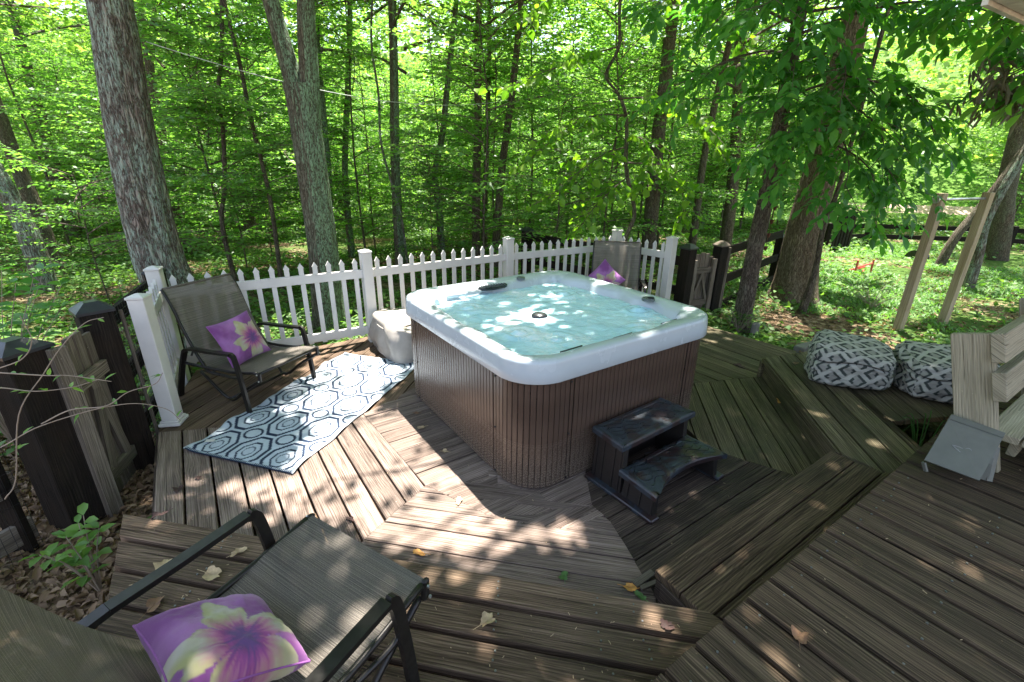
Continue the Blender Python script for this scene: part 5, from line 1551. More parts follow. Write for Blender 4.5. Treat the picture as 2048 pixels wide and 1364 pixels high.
SUNGAPS = [(0, [(-1.96, 2.3), (-1.75, 2.44), (-1.49, 2.5), (-1.32, 2.72), (-1.18, 3.49), (-1.02, 3.32), (-0.36, 2.42), (-0.04, 1.98), (0.25, 2.06), (0.08, 1.85), (-0.19, 1.73), (-0.55, 1.77), (-0.74, 1.87), (-1.02, 1.95), (-1.25, 2.0), (-1.56, 2.11)]), (0, [(0.18, 2.1), (0.29, 2.18), (0.38, 2.06), (0.39, 1.92), (0.31, 1.8), (0.22, 1.82), (0.15, 1.95)]), (0.01, [(-1.83, 4.06), (-1.65, 4.35), (-1.39, 4.19), (-1.03, 3.71), (-1.12, 3.22), (-1.33, 2.6), (-1.47, 2.54), (-1.58, 2.7), (-1.45, 3.07), (-1.82, 3.21), (-1.81, 3.54)]), (0.19, [(-1.96, 1.93), (-1.75, 1.9), (-1.72, 1.84), (-1.91, 1.87)]), (0.19, [(-1.63, 1.71), (-1.46, 1.83), (-1.29, 1.82), (-1.09, 1.72), (-1.2, 1.66), (-1.48, 1.73)]), (0.19, [(-1.7, 1.55), (-1.5, 1.53), (-1.26, 1.45), (-1.25, 1.36), (-1.52, 1.4), (-1.64, 1.45)]), (0.19, [(-0.64, 1.62), (-0.31, 1.6), (-0.13, 1.52), (0.05, 1.42), (-0.12, 1.38), (-0.36, 1.49), (-0.55, 1.54)]), (0.19, [(0.44, 1.34), (0.58, 1.39), (0.64, 1.32), (0.53, 1.27)]), (0.19, [(-0.3, 1.26), (-0.03, 1.29), (0.19, 1.21), (0.41, 1.18), (0.29, 1.12), (-0.07, 1.13), (-0.25, 1.19)]), (0.19, [(-0.51, 1.32), (-0.33, 1.32), (-0.34, 1.27), (-0.5, 1.28)]), (0.38, [(0.66, 1.14), (0.73, 1.15), (0.81, 1.03), (0.76, 0.98), (0.66, 0.98), (0.57, 1.08)]), (0.38, [(0.84, 1.05), (0.96, 1.07), (1.01, 0.98), (0.84, 0.98)]), (0, [(1.93, 4.07), (2.1, 3.91), (1.97, 3.57), (1.83, 3.61)]), (0, [(1.73, 3.47), (1.95, 3.43), (1.8, 3.19), (1.69, 3.31)]), (0, [(1.51, 2.87), (1.7, 2.82), (1.59, 2.67), (1.48, 2.72)]), (0, [(2.21, 4.71), (2.34, 4.51), (2.23, 4.31), (2.1, 4.5)]), (0.19, [(2.32, 3.58), (2.42, 3.39), (2.36, 3.26), (2.27, 3.35)]), (0.19, [(3.61, 3.98), (4.36, 4.31), (3.96, 3.83), (3.44, 3.61)]), (0.87, [(-0.93, 3.66), (-0.64, 4.01), (-0.19, 4.32), (-0.11, 4.12), (-0.56, 3.46), (-0.43, 3.04), (-0.04, 2.59), (0.16, 2.35), (0.59, 2.34), (0.54, 2.21), (0.14, 2.08), (-0.1, 2.26), (-0.38, 2.66), (-0.77, 3.03)]), (0.8, [(-0.16, 3.28), (0.08, 3.71), (0.29, 3.72), (0.44, 3.61), (0.42, 3.21), (0.26, 3.08), (0.05, 3.2), (-0.15, 3.06)]), (0.8, [(-0.4, 3.18), (-0.14, 3.1), (-0.06, 2.79), (0.01, 2.69), (-0.14, 2.72)]), (0.8, [(0.39, 3.96), (0.53, 3.96), (0.51, 3.77), (0.4, 3.76)]), (0.8, [(0.85, 3.53), (1.06, 3.65), (1.05, 3.33), (0.87, 3.23)]), (0.8, [(0.17, 4.19), (0.28, 4.2), (0.27, 3.85), (0.13, 3.85)]), (0.87, [(1.27, 3.4), (1.48, 3.55), (1.4, 3.11), (1.24, 2.9), (1.17, 2.99)]), (0.87, [(0.83, 2.83), (1.05, 2.94), (0.99, 2.7), (0.8, 2.61)]), (0.87, [(0.74, 4.36), (0.96, 4.27), (0.99, 4.0), (0.74, 4.07)]), (0.3, [(-1.52, 4.63), (-1.2, 4.72), (-0.93, 3.65), (-1.17, 3.99)]), (0.6, [(-2.21, 5.24), (-2.05, 7.2), (-1.29, 7.25), (-0.23, 8.32), (0.12, 8.34), (0.09, 5.35), (-0.7, 5.07), (-1.21, 3.23), (-1.54, 3.12), (-2.0, 3.79)]), (0.6, [(1.66, 9.07), (3.04, 9.18), (1.7, 4.57), (1.44, 4.75), (1.24, 6.61)]), (0, [(-2.14, 4.31), (-1.99, 4.73), (-1.64, 4.93), (-1.56, 4.74), (-1.84, 4.2)]), (0.35, [(-1.93, 3.56), (-1.77, 3.67), (-1.6, 3.57), (-1.79, 3.27), (-2.02, 3.26)]), (0.35, [(-0.79, 1.3), (-0.65, 1.44), (-0.53, 1.44), (-0.53, 1.32), (-0.67, 1.22)]), (0.35, [(-1.06, 1.27), (-0.96, 1.49), (-0.89, 1.52), (-0.88, 1.32)])]  # outlines of wanted sun patches; canopy leaves that would shade them are dropped

# ------------------------------------------------------------------ far woods: one uncountable mass
n = 190000
th = rng.uniform(-1.02, 1.02, n); dist = 20 + 26 * rng.random(n) ** .8
x = np.sin(th) * dist; y = np.cos(th) * dist
z = -1 + 17 * rng.random(n) ** 1.1
cl = fbm(x * .38, y * .38, z * .5, 3)
keep = (cl > .44 + .012 * np.clip(z - 7, 0, 9)) | ((z < 5) & (cl > .36)); keep &= ~((x > 9) & (y < 34) & (z < 2.4) & (x < 30))
x, y, z = x[keep], y[keep], z[keep]; n = len(x)
z = z + ground_z(x, y) * .6
A = rng.normal(0, 1, (n, 3)); A[:, 2] *= .35; Nn = np.array([0, -.25, 1.0]) + rng.normal(0, .5, (n, 3)); L = rng.uniform(.20, .38, n)
o = link_mesh('far_woods', leaf_mesh('far_woods', np.stack([x, y, z], -1), A, Nn, L, L * .7), M['leaf_far']); tag(o, 'mass of pale green foliage closing the far side of the woods', kind='stuff')

# ------------------------------------------------------------------ unseen canopy placed to shade the deck, gaps cut for chosen sun patches
def in_poly(px, py, poly):
    c = np.zeros(px.shape, bool); j = len(poly) - 1
    for i in range(len(poly)):
        xi, yi = poly[i]; xj, yj = poly[j]
        t = ((yi > py) != (yj > py)) & (px < (xj - xi) * (py - yi) / (yj - yi + 1e-12) + xi); c ^= t; j = i
    return c
HS = (math.sin(SUN_AZ) / math.tan(SUN_EL), math.cos(SUN_AZ) / math.tan(SUN_EL))
random.seed(33)
tb = MB(); limbs = []
for k in range(20):
    az_ = random.uniform(rad(95), rad(330)); z0 = random.uniform(5.6, 8.2)
    limbs.append((limb_curve((3.0, 5.87, z0), az_, random.uniform(-.02, .2), random.uniform(2.5, 5.5), .06, .05, 7), .045))
hl = []
for pts, r0 in limbs: tb.tube(pts, [r0 * (1 - .8 * i / 6) for i in range(7)], 6, False)
tb.build('limbs', M['bark_hick'], HICK)
n = 150000
px_ = rng.uniform(-4.4, 9.5, n); py_ = rng.uniform(-.6, 11, n); pz_ = rng.uniform(5.4, 8.4, n)
den = fbm(px_ * .8, py_ * .8, pz_ * .8 + 2, 3)
keep = den > .27
sunny = np.zeros(n, bool)
jx = rng.normal(0, .035, n); jy = rng.normal(0, .035, n)
for zl, poly in SUNGAPS:
    kj = 2.6 if zl == .8 else 1.0
    sx = px_ - (pz_ - zl) * HS[0] + jx * kj; sy = py_ - (pz_ - zl) * HS[1] + jy * kj
    sunny |= in_poly(sx, sy, poly)
s0x = px_ - pz_ * HS[0]; s0y = py_ - pz_ * HS[1]
# soft random freckles of light
fr_ = fbm(s0x * 3.4 + 5, s0y * 3.4, 7.0, 3); sunny |= (fr_ > .735) & ~((s0x > .9) & (s0y < 2.6) & (fr_ < .80))
keep &= ~sunny
# open the shade canopy beyond the fence
keep &= ~(((s0y > 5.2) | (s0x > 4.4)) & (fbm(s0x * 1.3, s0y * 1.3, 3.0, 3) > .47))
P = np.stack([px_, py_, pz_], -1)[keep]; n = len(P)
A = rng.normal(0, 1, (n, 3)); A[:, 2] = A[:, 2] * .3 - .2; Nn = np.array([0, 0, 1.0]) + rng.normal(0, .35, (n, 3)); L = rng.uniform(.11, .19, n)
link_mesh('crown', leaf_mesh('crown', P - ORIG[HICK.name], A, Nn, L, L * .62), M['leaf_tall'], HICK)  # added shade canopy above the view, hung on the hickory as its crown

# ------------------------------------------------------------------ low hickory boughs with big leaflets
def compound(tips, leafL, store, nf=5):
    """compound leaves: list of (pos, dir)"""
    for P, d in tips:
        d = d.normalized(); Lr = leafL * random.uniform(1.4, 2.0)
        s = Vector((d.y, -d.x, 0)); s = s.normalized() if s.length > .01 else Vector((1, 0, 0))
        up_ = s.cross(d).normalized()
        if up_.z < 0: up_ = -up_
        ps = []; ax = []; LL = []
        for k in range(nf):
            if k == nf - 1: t, dr, sz = 1.0, d, 1.15
            else: t = .45 + .28 * (k // 2); sg = 1 if k % 2 else -1; dr = d * .62 + s * sg * .8; sz = .75 + .2 * (k // 2)
            ps.append(P + d * Lr * t - Vector((0, 0, .10 * Lr * t * t))); ax.append(dr + Vector((random.gauss(0, .12), random.gauss(0, .12), -.22 + random.gauss(0, .15)))); LL.append(leafL * sz * random.uniform(.85, 1.12))
        nn = np.array(up_)[None] + rng.normal(0, .28, (nf, 3))
        LL = np.array(LL); store.append((np.array([list(q) for q in ps]), np.array([list(q) for q in ax]), nn, LL, LL * .50))
def bough(parent, polys, mat, leafL, sp=.13, twl=.55, r0=.016, nf=5, seed=1, kind='comp', bark='twig', shape=0, hang=.1, wr=.8):
    random.seed(seed); tb = MB(); st_ = []
    for ctrl in polys:
        pts = arc_pts(ctrl, 6); m = len(pts); tb.tube(pts, [max(.003, r0 * (1 - .85 * i / (m - 1))) for i in range(m)], 6, False)
        if kind == 'comp':
            L = 0
            for i in range(int(m * .22), m - 1):
                seg = pts[i + 1] - pts[i]; L += seg.length
                while L > sp:
                    L -= sp
                    an = random.choice([-1, 1]) * random.uniform(.4, 1.4); c, s = math.cos(an), math.sin(an); d = seg.normalized()
                    td = Vector((d.x * c - d.y * s, d.x * s + d.y * c, d.z * .5 + random.uniform(-.45, .30))).normalized(); tl = twl * random.uniform(.35, 1)
                    e = pts[i] + td * tl; tb.tube([pts[i], e], [.004, .0022], 4, False)
                    tips = [(pts[i].lerp(e, f), (td + Vector((random.gauss(0, .5), random.gauss(0, .5), random.gauss(-.1, .3)))).normalized()) for f in (.35, .68, 1.0)]
                    compound(tips, leafL, st_, nf)
            compound([(pts[-1], (pts[-1] - pts[-2]))], leafL, st_, nf)
        else:
            spray([(pts, r0)], tb, st_, twl, sp, leafL * .62, leafL, .5, .2, True, wr, hang)
    P, A, N_, L, W = cat(st_)
    o1 = tb.build('bough', M[bark], parent)
    o2 = link_mesh('leaves', leaf_mesh('leaves', P - ORIG[parent.name], A, N_, L, W, near=True, shape=shape), M[mat], parent)
    return o2
bough(HICK, [
 [(3.02, 5.87, 2.75), (3.2, 5.3, 2.75), (3.3, 4.8, 2.5), (3.25, 4.5, 2.15)],
 [(3.02, 5.87, 2.50), (3.3, 5.3, 2.5), (3.5, 4.9, 2.2), (3.5, 4.7, 1.8)],
 [(3.02, 5.87, 2.30), (3.2, 5.2, 2.25), (3.2, 4.8, 1.95), (3.1, 4.6, 1.6)],
 [(3.02, 5.87, 2.90), (3.0, 5.2, 2.9), (2.9, 4.7, 2.7), (2.75, 4.4, 2.35)],
 [(3.02, 5.87, 2.20), (3.4, 5.4, 2.1), (3.65, 5.1, 1.85), (3.7, 5.0, 1.5)],
 [(3.02, 5.87, 3.20), (3.5, 5.2, 3.3), (3.9, 4.7, 3.15), (4.0, 4.4, 2.85)],
 [(3.02, 5.87, 2.60), (3.35, 5.3, 2.7), (3.7, 4.9, 2.5), (3.9, 4.7, 2.15)],
 [(3.02, 5.87, 3.6), (2.7, 5.0, 3.5), (2.3, 4.4, 3.25), (1.75, 4.1, 2.95)],
 [(3.0, 5.87, 3.0), (2.5, 5.4, 2.95), (2.0, 5.0, 2.8), (1.5, 4.8, 2.55)],
 [(3.02, 5.87, 2.6), (2.8, 5.2, 2.6), (2.5, 4.8, 2.4), (2.3, 4.6, 2.1)],
 [(3.02, 5.87, 2.2), (2.9, 5.3, 2.2), (2.75, 5.0, 2.0), (2.62, 4.9, 1.78)],
 [(3.0, 5.87, 3.9), (3.2, 5.0, 3.7), (3.4, 4.3, 3.3), (3.3, 3.8, 3.05)],
 [(2.98, 5.87, 3.3), (2.3, 5.8, 3.5), (1.8, 5.5, 3.5), (1.3, 5.3, 3.3)],
 [(3.02, 5.87, 3.4), (3.6, 5.6, 3.4), (4.3, 5.3, 3.2), (4.8, 5.1, 2.8)],
 [(3.0, 5.87, 3.5), (2.9, 5.2, 3.4), (2.6, 4.7, 3.1), (2.3, 4.5, 2.75)],
 [(3.0, 5.87, 3.7), (2.5, 5.6, 3.7), (2.1, 5.2, 3.5), (1.9, 4.9, 3.15)],
], 'leaf_near', .122, .070, .50, .016, 5, 71)
st2 = thing('walnut_tree', (6.2, 3.6, -.2), 'leafy boughs hanging in from the upper right corner in front of the yard', 'tree')
trunk(st2, [(6.2, 3.6, -.3), (6.1, 3.6, 2), (6.2, 3.6, 4.5), (6.3, 3.6, 8)], .14, .08, 'bark_hick', 1.3, 12)
bough(st2, [
 [(6.15, 3.6, 3.2), (5.3, 3.8, 3.1), (4.5, 3.9, 2.85), (3.9, 3.95, 2.45)],
 [(6.2, 3.6, 3.7), (5.0, 3.5, 3.4), (4.1, 3.4, 3.15), (3.3, 3.4, 2.95)],
 [(6.2, 3.6, 3.9), (5.4, 3.9, 3.7), (4.6, 4.0, 3.4), (3.9, 4.1, 3.1)],
], 'leaf_near', .13, .075, .55, .018, 5, 72)
# wilted clump
wl = thing('wilted_branch', (4.3, 4.1, 2.75), 'broken branch with curled grey withered leaves at upper right', 'branch')
random.seed(4); stw = []; tb = MB()
for k in range(26):
    p0 = Vector((3.88 + random.gauss(0, .17), 4.2 + random.gauss(0, .12), 2.50 + random.gauss(0, .10)))
    tb.tube([(4.4, 4.1, 2.85), p0], [.007, .003], 4, False)
    m_ = 7; stw.append((np.array(p0)[None] + rng.normal(0, .05, (m_, 3)), np.array([0, 0, -1.0])[None] + rng.normal(0, .35, (m_, 3)), rng.normal(0, 1, (m_, 3)), rng.uniform(.09, .16, m_), rng.uniform(.018, .035, m_)))
P, A, N_, L, W = cat(stw)
tb.build('twigs', M['twig'], wl); link_mesh('withered_leaves', leaf_mesh('wilt', P - ORIG[wl.name], A, N_, L, W, near=True, fold=.5, droop=-.25), M['wilted'], wl)
# round leaved boughs behind the tub
bough(ROUND, [
 [(1.34, 7.0, 3.3), (.9, 6.8, 3.15), (.4, 6.6, 2.95), (-.1, 6.5, 2.75)],
 [(1.5, 7.0, 2.5), (1.0, 6.6, 2.45), (.6, 6.4, 2.25), (.25, 6.3, 1.95)],
 [(1.55, 7.0, 2.1), (1.2, 6.7, 2.0), (.8, 6.4, 1.75), (.45, 6.3, 1.45)],
 [(1.6, 7.0, 1.9), (1.9, 6.7, 1.85), (2.2, 6.5, 1.6), (2.3, 6.5, 1.25)],
 [(1.4, 7.0, 2.7), (1.8, 6.6, 2.65), (2.3, 6.4, 2.4), (2.6, 6.3, 2.05)],
 [(1.6, 7.0, 1.7), (1.4, 6.7, 1.6), (1.1, 6.5, 1.35), (.9, 6.5, 1.05)],
 [(1.35, 7.0, 3.6), (1.9, 6.8, 3.7), (2.5, 6.6, 3.5), (2.9, 6.6, 3.1)],
 [(1.35, 7.0, 3.9), (.9, 6.8, 4.0), (.5, 6.7, 3.8), (.2, 6.7, 3.5)],
 [(1.6, 7.0, 2.2), (1.7, 6.8, 2.2), (1.8, 6.6, 1.95), (1.7, 6.5, 1.6)],
], 'leaf_round', .110, .055, .55, .012, 5, 73, kind='spray', shape=1, hang=.45, wr=.85)

# ------------------------------------------------------------------ shrubs and plants near the deck
def small_plant(name, loc, label, n_st, h, leafL, mat, seed, spread=.5, shape=0, near=True, wr=.55, nl=9):
    random.seed(seed); t = thing(name, loc, label, 'plant'); tb = MB(); st_ = []
    for k in range(n_st):
        a = random.uniform(0, 6.283); s = random.uniform(.2, 1) * spread
        e = Vector(loc) + Vector((math.cos(a) * s, math.sin(a) * s, h * random.uniform(.6, 1)))
        m_ = Vector(loc).lerp(e, .5) + Vector((0, 0, .12 * h)); pts = arc_pts([Vector(loc), m_, e], 5)
        tb.tube(pts, [.005 * (1 - .6 * i / (len(pts) - 1)) for i in range(len(pts))], 5, False)
        q = np.array([list(pts[int(len(pts) * f)]) for f in np.linspace(.35, .98, nl)]); d = np.array(e - m_); d = d / np.linalg.norm(d)
        an = np.arange(nl) * 2.4 + random.random() * 6; ax = np.stack([np.cos(an), np.sin(an), np.full(nl, .05)], -1) + d * .35
        nn = np.array([0, 0, 1.0]) + rng.normal(0, .3, (nl, 3)); LL = leafL * rng.uniform(.7, 1.15, nl)
        st_.append((q, ax, nn, LL, LL * wr))
    P, A, N_, L, W = cat(st_)
    tb.build('stems', M['stem'], t)
    link_mesh('leaves', leaf_mesh('leaves', P - ORIG[t.name], A, N_, L, W, near=near, shape=shape), M[mat], t); return t
small_plant('leafy_shrub', (-3.85, 3.1, -.3), 'broad leaved green shrub behind the first black post at the left edge', 26, 1.40, .11, 'leaf_near', 1, .62, wr=.6, nl=10)
small_plant('leafy_shrub', (-3.45, 4.1, -.3), 'green shrub poking over the corner of the white fence', 12, 1.25, .07, 'vine_leaf', 2, .42, wr=.6)
small_plant('seedling', (-2.14, 1.80, -.25), 'bright green lobed seedling growing at the foot of the nearest black post', 8, .46, .085, 'vine_leaf', 3, .16, wr=.55, nl=6)
small_plant('weed', (2.93, 5.70, -.15), 'leafy weed patch at the base of the slim right tree', 16, .32, .05, 'ground_leaf', 4, .28)
small_plant('bush', (-1.75, 5.3, -.3), 'low pale green bush under the picket fence by the spa cover', 22, .42, .06, 'vine_leaf', 5, .55)
small_plant('bush', (1.9, 7.3, -.3), 'sunlit low bush behind the fence corner chair', 24, .75, .07, 'vine_leaf', 6, .7)
small_plant('bush', (-3.4, 5.0, -.3), 'small fern like bush between the oak base and the fence', 14, .5, .06, 'vine_leaf', 7, .4)
small_plant('bush', (5.6, 7.0, -.2), 'clump of weeds beside the massive yard trunk', 20, .45, .06, 'ground_leaf', 8, .6)
# bare vine with sparse leaves over the near black post
vi = thing('climbing_vine', (-2.3, 1.75, .4), 'sparse climbing vine with bare pale tendrils across the nearest black post', 'vine')
tb = MB(); st_ = []
random.seed(8)
VS = [[(-2.5, 1.75, .95), (-2.12, 1.75, 1.07), (-2.0, 1.75, 1.12), (-1.94, 1.75, 1.20), (-1.95, 1.75, 1.30)],
      [(-2.5, 1.72, .60), (-2.27, 1.75, .68), (-2.1, 1.77, .77), (-1.91, 1.8, .83), (-1.77, 1.82, .86), (-1.68, 1.86, .85), (-1.60, 1.9, .80), (-1.55, 1.9, .74)],
      [(-2.4, 1.75, .99), (-2.15, 1.75, .98), (-2.01, 1.75, .965), (-1.88, 1.78, .97), (-1.77, 1.8, 1.0)],
      [(-2.3, 1.75, 1.06), (-1.96, 1.75, 1.04), (-1.86, 1.77, 1.03), (-1.72, 1.8, .99)],
      [(-2.05, 1.76, .80), (-1.92, 1.78, .86), (-1.78, 1.8, .87), (-1.68, 1.82, .93), (-1.57, 1.84, .96), (-1.53, 1.85, 1.01)],
      [(-2.35, 1.75, .40), (-2.26, 1.75, .51), (-2.12, 1.75, .85), (-1.98, 1.78, 1.03), (-1.88, 1.8, 1.15), (-1.79, 1.84, 1.24), (-1.72, 1.86, 1.26)]]
for c in VS:
    pts = arc_pts(c, 6); tb.tube(pts, [.0032 - .0017 * i / len(pts) for i in range(len(pts))], 5, False)
    for f in np.linspace(.25, .97, 5):
        q = pts[int(f * (len(pts) - 1))]; m_ = random.choice([1, 2])
        for j in range(m_):
            st_.append((np.array([list(q)]), rng.normal(0, 1, (1, 3)) * np.array([1, .6, .4]), np.array([[0, -.2, 1.0]]) + rng.normal(0, .3, (1, 3)), rng.uniform(.028, .055, 1), rng.uniform(.012, .020, 1)))
tb.build('stems', M['stem'], vi, smooth=True)
P, A, N_, L, W = cat(st_)
link_mesh('leaves', leaf_mesh('leaves', P - ORIG[vi.name], A, N_, L, W, near=True), M['vine_leaf'], vi)
# grass tuft in the deck hole
tf = thing('grass_tuft', (2.79, 2.70, -.1), 'tuft of long green grass blades growing up through the hole in the side deck', 'grass')
mb = MB(); random.seed(3)
for k in range(13):
    a = random.uniform(0, 6.283); r = random.uniform(.06, .26); h = random.uniform(.30, .50)
    q0 = Vector((2.79, 2.70, -.1)); e = q0 + Vector((math.cos(a) * r, math.sin(a) * r, h)); mid = q0.lerp(e, .6) + Vector((0, 0, .12)); e.z -= .1 * (r / .26)
    mb.tube(arc_pts([q0, mid, e], 6), [.0042, .0042, .004, .004, .0038, .0036, .0034, .003, .0026, .002, .0014, .0008, .0005][:13], 4, False)
mb.build('blades', M['grass'], tf)
# ------------------------------------------------------------------ ground cover, grass, litter (nobody could count them)
def deck_free(x, y):
    n_, m_ = x * math.sin(AN) + y * math.cos(AN), x * math.sin(AM) + y * math.cos(AM)
    fence = (y - 4.9) - (x + 1.556) * .66
    left = (x + 2.0) + (y - 2.16) * .67       # >0 is deck side of the left edge
    right = (y - 4.9) + (x - 3.06) * 1.25 
    return (fence > .05) | ((left < -.05) & (y < 4.2)) | ((x < -3.05) & (y < 4.2)) | (right > .1)
n = 95000
x = rng.uniform(-1, 1, n); y = 2.2 + 22 * rng.random(n) ** 1.5; x = x * (1.25 * y + 1.5)
k = deck_free(x, y) & (fbm(x * .8, y * .8, 2.0, 3) > .40) & ~((x > 3.4) & (y < 13) & (rng.random(n) < .55))
k &= ~((x < -1.6) & (x > -4.2) & (y < 3.3) & (rng.random(n) < .85)); x, y = x[k], y[k]; n = len(x)
z = ground_z(x, y) + rng.uniform(.02, .30, n) * np.clip(fbm(x * .9, y * .9, 8.0, 3) * 1.6 - .3, .15, 1)
A = rng.normal(0, 1, (n, 3)); A[:, 2] *= .3; L = rng.uniform(.04, .085, n) * (1 + y / 18)
o = link_mesh('ground_cover', leaf_mesh('ground_cover', np.stack([x, y, z], -1), A, np.array([0, 0, 1.0]) + rng.normal(0, .35, (n, 3)), L, L * .65), M['ground_leaf']); tag(o, 'low green plants covering the forest floor', kind='stuff')
n = 105000
x = rng.uniform(2.2, 15, n); y = 3.2 + 11 * rng.random(n) ** 1.1
k = deck_free(x, y) & (fbm(x * .7 + 4, y * .7, 5.0, 4) > .455) & (x > 2.6 + .1 * y) & ~((x < 4.3) & (y > 5.2) & (rng.random(n) < .6))
x, y = x[k], y[k]; n = len(x)
z = ground_z(x, y); az_ = rng.uniform(0, 6.283, n)
A = np.stack([np.cos(az_) * .7, np.sin(az_) * .7, rng.uniform(.35, 1.1, n)], -1); L = rng.uniform(.05, .13, n)
o = link_mesh('grass', leaf_mesh('grass', np.stack([x, y, z], -1), A, np.array([0, 0, 1.0]) + rng.normal(0, .2, (n, 3)), L, L * .20, fold=.1, droop=.25), M['grass']); tag(o, 'patchy bright grass covering the right hand yard', kind='stuff')
n = 30000
x = rng.uniform(-9, 12, n); y = rng.uniform(.8, 12, n); x[:9000] = rng.uniform(-4.2, -1.5, 9000); y[:9000] = rng.uniform(.3, 3.4, 9000); k = deck_free(x, y) & ((fbm(x * .6, y * .6, 9.0, 3) > .38) | (x > -4.2) & (x < -1.5) & (y < 3.4)); x, y = x[k], y[k]; n = len(x)
A = rng.normal(0, 1, (n, 3)); A[:, 2] *= .35; L = rng.uniform(.025, .075, n)
o = link_mesh('leaf_litter', leaf_mesh('leaf_litter', np.stack([x, y, ground_z(x, y) + rng.uniform(.004, .022, n)], -1), A, np.array([0, 0, 1.0]) + rng.normal(0, .45, (n, 3)), L, L * .6, near=True, fold=.45, droop=.35), M['dry_leaf']); tag(o, 'brown fallen leaves strewn over the ground', kind='stuff')

# ------------------------------------------------------------------ leaves lying on the deck, one by one
M['dead_tan'] = plain_mat('tan_dead_leaf', (.40, .29, .17), .8, nscale=40, namt=.3)
M['dead_brown'] = plain_mat('brown_dead_leaf', (.16, .085, .045), .8, nscale=40, namt=.4)
M['dead_orange'] = plain_mat('orange_dead_leaf', (.50, .24, .06), .7, nscale=40, namt=.4)
M['dead_dark'] = plain_mat('dark_dead_leaf', (.06, .03, .025), .8, nscale=40, namt=.4)
M['dead_green'] = plain_mat('fresh_fallen_leaf', (.06, .13, .035), .5, nscale=40, namt=.3)
def fallen(x, y, z, r, mat, label, seed, elong=1.4, curl=.35):
    random.seed(seed); K = 22; n_r = 4; a0 = random.uniform(0, 6.28); V = [(0, 0, .006)]; F = []; rad_j = [random.uniform(-.20, .16) for _ in range(K)]
    for j in range(1, n_r + 1):
        for k in range(K):
            t = 2 * math.pi * k / K; lobe = .66 + .20 * abs(math.cos(t * 1.5 + seed)) + .16 * math.sin(t * 2 + seed * 1.7) + rad_j[k] * (j / n_r)
            rr_ = r * j / n_r * lobe; u = rr_ * math.cos(t) * elong; v = rr_ * math.sin(t)
            zz = .004 + curl * ((v / r) ** 2 * r * .9 + r * .25 * math.sin(3 * t + seed) * (j / n_r) ** 2) + abs(curl) * r * .22
            V.append((u * math.cos(a0) - v * math.sin(a0), u * math.sin(a0) + v * math.cos(a0), max(.003, zz)))
    F += [(0, 1 + k, 1 + (k + 1) % K) for k in range(K)]
    for j in range(n_r - 1):
        for k in range(K): F.append((1 + j * K + k, 1 + (j + 1) * K + k, 1 + (j + 1) * K + (k + 1) % K, 1 + j * K + (k + 1) % K))
    mb = MB().add(V, F); mb.tube([(-r * elong * 1.5 * math.cos(a0), -r * elong * 1.5 * math.sin(a0), .012), (0, 0, .008)], .0012, 4, False)
    o = link_mesh('fallen_leaf', mb.mesh('fallen_leaf', None, False), M[mat]); o.location = (x, y, z + .002)
    tag(o, label, 'leaf', 'dead leaves scattered on the deck')
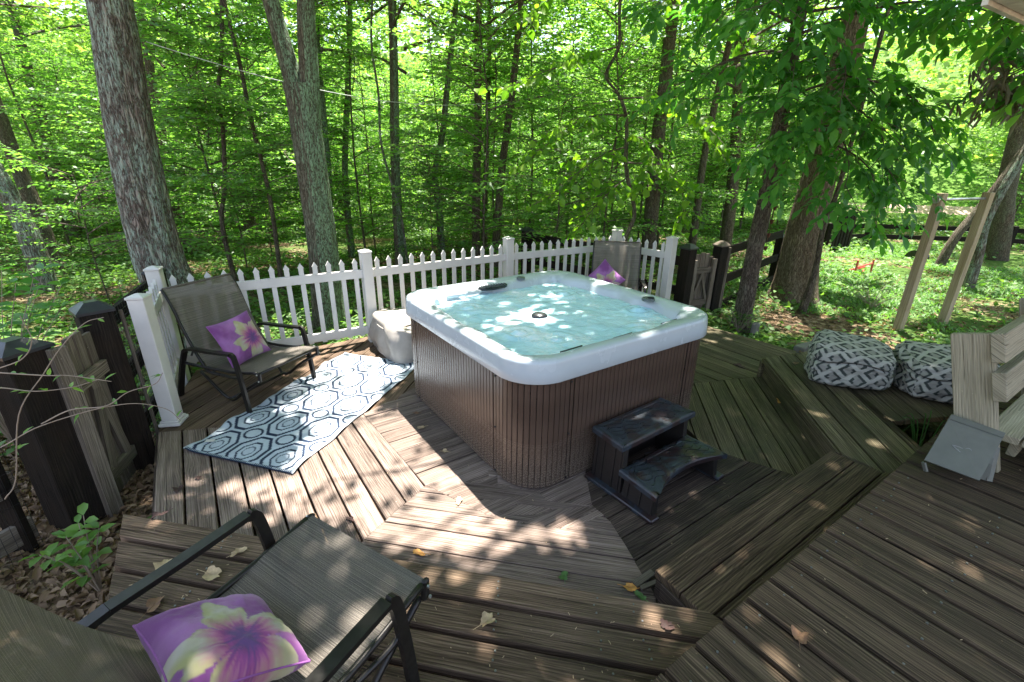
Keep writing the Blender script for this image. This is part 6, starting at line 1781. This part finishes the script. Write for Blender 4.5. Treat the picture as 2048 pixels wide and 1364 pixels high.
FL = [
 (-1.248, 1.649, .19, .034, 'dead_tan', 'small curled tan leaf on the walkway behind the nearest chair arm'),
 (-1.294, 1.523, .19, .050, 'dead_tan', 'large pale torn leaf between the nearest chair arm and its seat'),
 (-1.531, 1.566, .19, .050, 'dead_tan', 'long pale rolled leaf beside the nearest chair arm at lower left'),
 (-1.438, 1.375, .19, .042, 'dead_brown', 'brown crumpled leaf just above the purple pillow of the nearest chair'),
 (-1.779, 1.884, .19, .030, 'dead_dark', 'dark shrivelled leaf at the far left end of the walkway'),
 (-2.023, 2.318, 0, .034, 'dead_dark', 'dark red curled leaf in the leftmost board gap'),
 (-1.972, 2.429, 0, .025, 'dead_dark', 'small dark leaf just below the lower left rug corner'),
 (-.304, 2.244, 0, .036, 'dead_tan', 'tan curled leaf in the sun at the edge of the hot tub shadow'),
 (-.466, 1.844, 0, .030, 'dead_orange', 'reddish leaf standing at the joint above the walkway'),
 (-.681, 3.049, 0, .030, 'dead_tan', 'round tan leaf in the hot tub shadow, nearer the rug'),
 (-.463, 2.742, 0, .026, 'dead_tan', 'round pale leaf in the hot tub shadow, nearer the tub corner'),
 (-.761, 3.265, 0, .032, 'dead_brown', 'grey brown leaf at the foot of the left tub side by the rug'),
 (.265, 1.709, 0, .036, 'dead_green', 'green folded leaf lying on the centre boards'),
 (-.084, 1.319, .19, .036, 'dead_tan', 'ragged tan maple leaf in the middle of the walkway'),
 (.58, 1.648, 0, .036, 'dead_orange', 'orange leaf in the little pile against the deck step'),
 (.611, 1.602, 0, .030, 'dead_green', 'green leaf in the little pile against the deck step'),
 (.624, 1.307, .19, .032, 'dead_dark', 'black curled leaf beside a board gap near the deck step corner'),
 (.99, 1.129, .38, .034, 'dead_brown', 'brown crumpled leaf lodged in a gap of the main deck'),
 (2.292, 3.547, 0, .040, 'dead_orange', 'orange yellow leaf on the boards right of the hot tub'),
 (2.279, 4.278, 0, .055, 'dead_dark', 'shrivelled grey twiggy leaf beyond the right side of the hot tub'),
 (2.595, 3.919, .19, .035, 'dead_brown', 'red brown leaf beside the left ottoman'),
 (2.80, 4.19, .19, .028, 'dead_brown', 'small russet leaf behind the left ottoman'),
 (-.899, 2.081, 0, .026, 'dead_dark', 'dark bits caught in the mitred joint between two board directions'),
]
for i, (x, y, z, r, m_, lab) in enumerate(FL): fallen(x, y, z, r * .82, m_, lab, i + 1, random.uniform(1.1, 1.7), random.uniform(.3, .7))
ch = MB().bar([(.60, 1.66, .012), (.70, 1.72, .030)], .035, .014).bar([(.62, 1.63, .025), (.70, 1.66, .034)], .022, .012)
o = ch.build('wood_chip', M['grey_wood'], None, origin=(0, 0, 0)); tag(o, 'broken wood splinters lying in the leaf pile by the deck step', 'wood chip')
# thin bits of debris and bird droppings: uncountable specks
mb = MB(); random.seed(77)
for k in range(190):
    u = random.random()
    if u < .45: x, y, z = random.uniform(-1.7, 1.0), random.uniform(1.0, 1.6), .19
    elif u < .7: x, y, z = random.uniform(.9, 3.2), random.uniform(.9, 2.2), .38
    else: x, y, z = random.uniform(-2, 2.2), random.uniform(1.9, 3.4), 0
    n_, m_ = to_nm(x, y)
    if z == .38 and m_ > .5: continue
    if z == .19 and (y > bq(x, 1.50) or m_ < .5 and n_ > .6): continue
    if z == 0 and y < bq(x, 1.6): continue
    a = random.uniform(0, 3.14); l = random.uniform(.004, .016)
    mb.bar([(x, y, z + .003), (x + l * math.cos(a), y + l * math.sin(a), z + .005)], .0022, .0016)
o = mb.build('debris', M['dead_tan'], None); tag(o, 'tiny twigs and specks scattered over the boards', kind='stuff')
bpy.context.view_layer.update()
